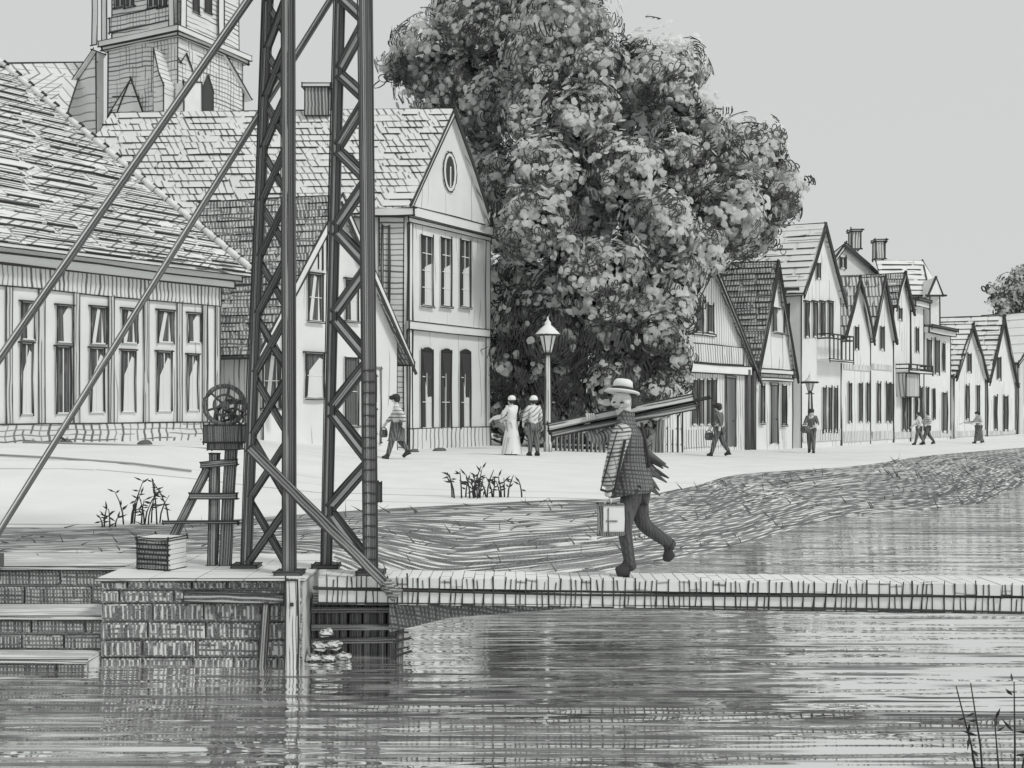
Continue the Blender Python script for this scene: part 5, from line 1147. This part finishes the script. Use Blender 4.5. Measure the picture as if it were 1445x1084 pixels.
hy = Q(832, 589, .13)
for i in range(4):     # far hand: fingers laid over the upper plank
    o = V((i - 1.5) * .021, 0, 0); finger([hy + o + V(0, .01, .02), hy + o + V(.002, -.035, .032), hy + o + V(.004, -.072, .015), hy + o + V(.004, -.085 + .006 * abs(i - 1), -.02)], .0115)
finger([hy + V(.04, .02, .0), hy + V(.06, -.01, .012), hy + V(.075, -.045, .014)], .0125)
for i_, f_ in enumerate(mb.f):
    if max(mb.v[j].z for j in f_) < .55: mb.m[i_] = 1
mb.build('body', [SKIN, INK], man)
mb = MB()
for a, b in (((865, 568), (868.5, 567.5)), ((875, 568.5), (880, 568))): mb.tube([Q(*a, -.1), Q(*b, -.108)], .0085, 5)
mb.build('eyes', [INK, INK], man)
mb = MB(); mb.tube([Q(865.5, 576.8, -.08), Q(872, 577, -.098)], .007, 5); mb.build('mouth', [INK, INK], man)
mb = MB(); add_skin(mb, {'a': (Q(884, 553, .0), .085), 'b': (Q(892, 565, .02), .07), 'c': (Q(893, 578, .02), .045)}, [('a', 'b', 'c')], 2); mb.build('hair', [mat('hair_dark', paper=.09), INK], man)
hm = Matrix.Rotation(.12, 3, 'Y') @ Matrix.Rotation(-.12, 3, 'X'); hc = Q(878, 554)
mb = MB(); mb.lathe(hc, [(.155, -.006), (.162, .0), (.155, .012), (.1, .016)], 24, 0, True, hm); hat_ = mb.build('hat', [WHITE, INK], man)
for k_ in range(24):
    t, t2 = 2 * PI * k_ / 24, 2 * PI * (k_ + 1) / 24
mb = MB(); mb.lathe(hc, [(.097, .014), (.095, .045)], 20, 0, True, hm); mb.build('hat_band', [INK, INK], hat_)
mb = MB(); mb.lathe(hc, [(.093, .043), (.086, .098), (.066, .118), (.02, .122)], 20, 0, True, hm); mb.build('hat_crown', [WHITE, INK], hat_)
M_JK = hatch('jacket_check', 10, [(4, 5.4, .36, 60, .95, .8), (86, 4.4, .62, 60, .9, 1.0)], paper=.26); M_SL = hatch('sleeve_stripe', 10, [(-4, 5.4, .36, 50, 1, .8), (70, 7, .3, 30, .5, .8)], paper=.62)
def loft(mb, rings, n=20):
    R_ = [[c + V(math.cos(2 * PI * i / n) * rx, math.sin(2 * PI * i / n) * ry, math.cos(2 * PI * i / n) * tilt + .008 * math.sin(4 * PI * i / n * 1.5) * (rx > .17)) for i in range(n)] for c, rx, ry, tilt in rings]
    for a, b in zip(R_, R_[1:]):
        for i_, p_ in enumerate(a + b): mb.uv[len(mb.v) + i_] = (p_.x + .45 * p_.y, p_.z)
        mb.add(a + b, [(i, (i + 1) % n, n + (i + 1) % n, n + i) for i in range(n)], 0, True)
mb = MB(); loft(mb, [(Q(889, 697), .2, .18, .03), (Q(889, 692), .215, .19, .03), (Q(891, 672), .185, .165, .02), (Q(890, 650), .155, .15, .0), (Q(888, 630), .15, .16, -.01), (Q(887, 614), .145, .185, -.02), (Q(885, 604), .115, .17, -.02), (Q(884, 594), .085, .1, -.02), (Q(884, 584), .074, .08, -.02), (Q(885, 580), .07, .076, -.02)])
jk = mb.build('jacket', [M_JK, INK], man)
mb = MB(); sl = {'z': (Q(884, 603, -.1), .085), 'a': (Q(877, 611, -.155), .095), 'b': (Q(869, 640, -.205), .08), 'c': (Q(863, 665, -.215), .078), 'd': (Q(857, 690, -.21), .07)}; add_skin(mb, sl, [('z', 'a', 'b', 'c', 'd')], 2)
mb.tube([Q(848, 691, -.29), Q(857, 694, -.285), Q(867, 692, -.28)], R(10, 1.5), 4, 1); mb.stroke(Q(870, 612, -.285), Q(848, 690, -.28), R(10, 1.1)); mb.stroke(Q(882, 622, -.29), Q(868, 690, -.29), R(10, 2)); mb.build('sleeve', [M_SL, INK], jk)
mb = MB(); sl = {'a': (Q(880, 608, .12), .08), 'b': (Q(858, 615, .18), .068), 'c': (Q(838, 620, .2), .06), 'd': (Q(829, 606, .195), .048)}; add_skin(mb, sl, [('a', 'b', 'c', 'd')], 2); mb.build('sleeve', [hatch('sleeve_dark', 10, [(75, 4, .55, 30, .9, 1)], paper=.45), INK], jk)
for pts in (((905, 596), (911, 625), (916, 660)), ((900, 650), (912, 680), (918, 692))): 
    mb = MB(); mb.tube([Q(x, y, -.1) for x, y in pts], R(10, 2), 5); mb.build('seam', [INK, INK], jk)
for k_ in range(11):
    y_ = 638 + k_ * 4.6; a = Q(909 + .2 * k_, y_, .02 + .01 * (k_ % 3)); b = Q(uni(934, 952) - k_ * 1.6, y_ + uni(13, 20), .05 + .02 * (k_ % 4))
    mb = MB(); mb.tube([a, a.lerp(b, .5) + V(0, 0, uni(-.01, .02)), b], [.045, .026, .007], 5); mb.build('coat_tail', [INK if k_ % 2 else INK2, INK], jk)
mb = MB(); T = {k_: (p, q + .014) for k_, (p, q) in N.items()}; add_skin(mb, T, [('pel', 'hi0', 'kn0', 'an0', 'he0'), ('pel', 'hi1', 'kn1', 'an1', 'he1')], 2); mb.build('trousers', [hatch('trouser_dark', 10, [(80, 3.8, .7, 40, .88, .8), (50, 6, .35, 30, .5, .8)], paper=.13), INK], man)
for i in '01':
    mb = MB(); a, b, c = N['he' + i][0], N['to' + i][0], N['an' + i][0]
    if i == '0': a = V(a.x, a.y, .045); b = V(b.x, b.y, .036)
    add_skin(mb, {'a': (a, .05), 'm': (a.lerp(b, .5) + V(0, 0, .012), .06), 'b': (b, .046), 'c': (c, .062)}, [('a', 'm', 'b'), ('a', 'c')], 2); mb.build('shoe', [INK, INK], man)
# what he carries
root = thing('plank_bundle', 'bundle of long pale planks carried on the man\'s shoulder', 'planks', Q(880, 588, .18))
M_PL = hatch('plank_wood', 10, [(0, 5, .3, 120, .6, 1)], paper=.76)
for k_, (a, b, w, dy, m_) in enumerate((((774, 603), (978, 561), .062, .16, M_PL), ((776, 608), (984, 569), .05, .225, M_PL), ((778, 613), (982, 574), .045, .15, hatch('plank_dark', 10, [(0, 4, .6, 120, .85, 1)], paper=.5)), ((790, 604), (1001, 561), .018, .2, M_WOODD))):
    mb = MB(); mb.beam(Q(*a, dy), Q(*b, dy), w, .06 if k_ < 3 else .018, 0, R(10, 1.2)); mb.build('plank', [m_, INK], root)
root = thing('tool_case', 'flat white case with dark frame hanging from the man\'s hand', 'case', Q(861, 756, -.2))
mb = MB(); a, b = Q(844, 711, -.2), Q(881, 755, -.2); c = (a + b) / 2; w_, h_ = b.x - a.x, a.z - b.z; mb.box(c, (w_, .1, h_), 0, R(10, .8)); mb.build('body', [WHITE, INK], root)
M_FD = hatch('case_frame', 10, [(85, 3, .6, 30, .9, 1)], paper=.3)
for q, s3 in ((V(-w_ / 2 + .02, -.053, 0), (.045, .012, h_)), (V(0, -.053, -h_ / 2 + .016), (w_, .014, .036)), (V(0, -.053, h_ / 2 - .006), (w_, .013, .014)), (V(-.03, -.053, 0), (.01, .008, h_ * .75)), (V(.0, -.053, -.01), (.1, .01, .01))):
    mb = MB(); mb.box(c + q, s3); mb.build('trim', [M_FD, INK], root)
mb = MB(); hz = hx.z - .055; mb.tube([V(c.x - .07, c.y, a.z), V(hx.x - .025, hx.y, hz), V(hx.x + .025, hx.y, hz), V(c.x + .05, c.y, a.z)], .009, 6); mb.build('handle', [INK, INK], root)
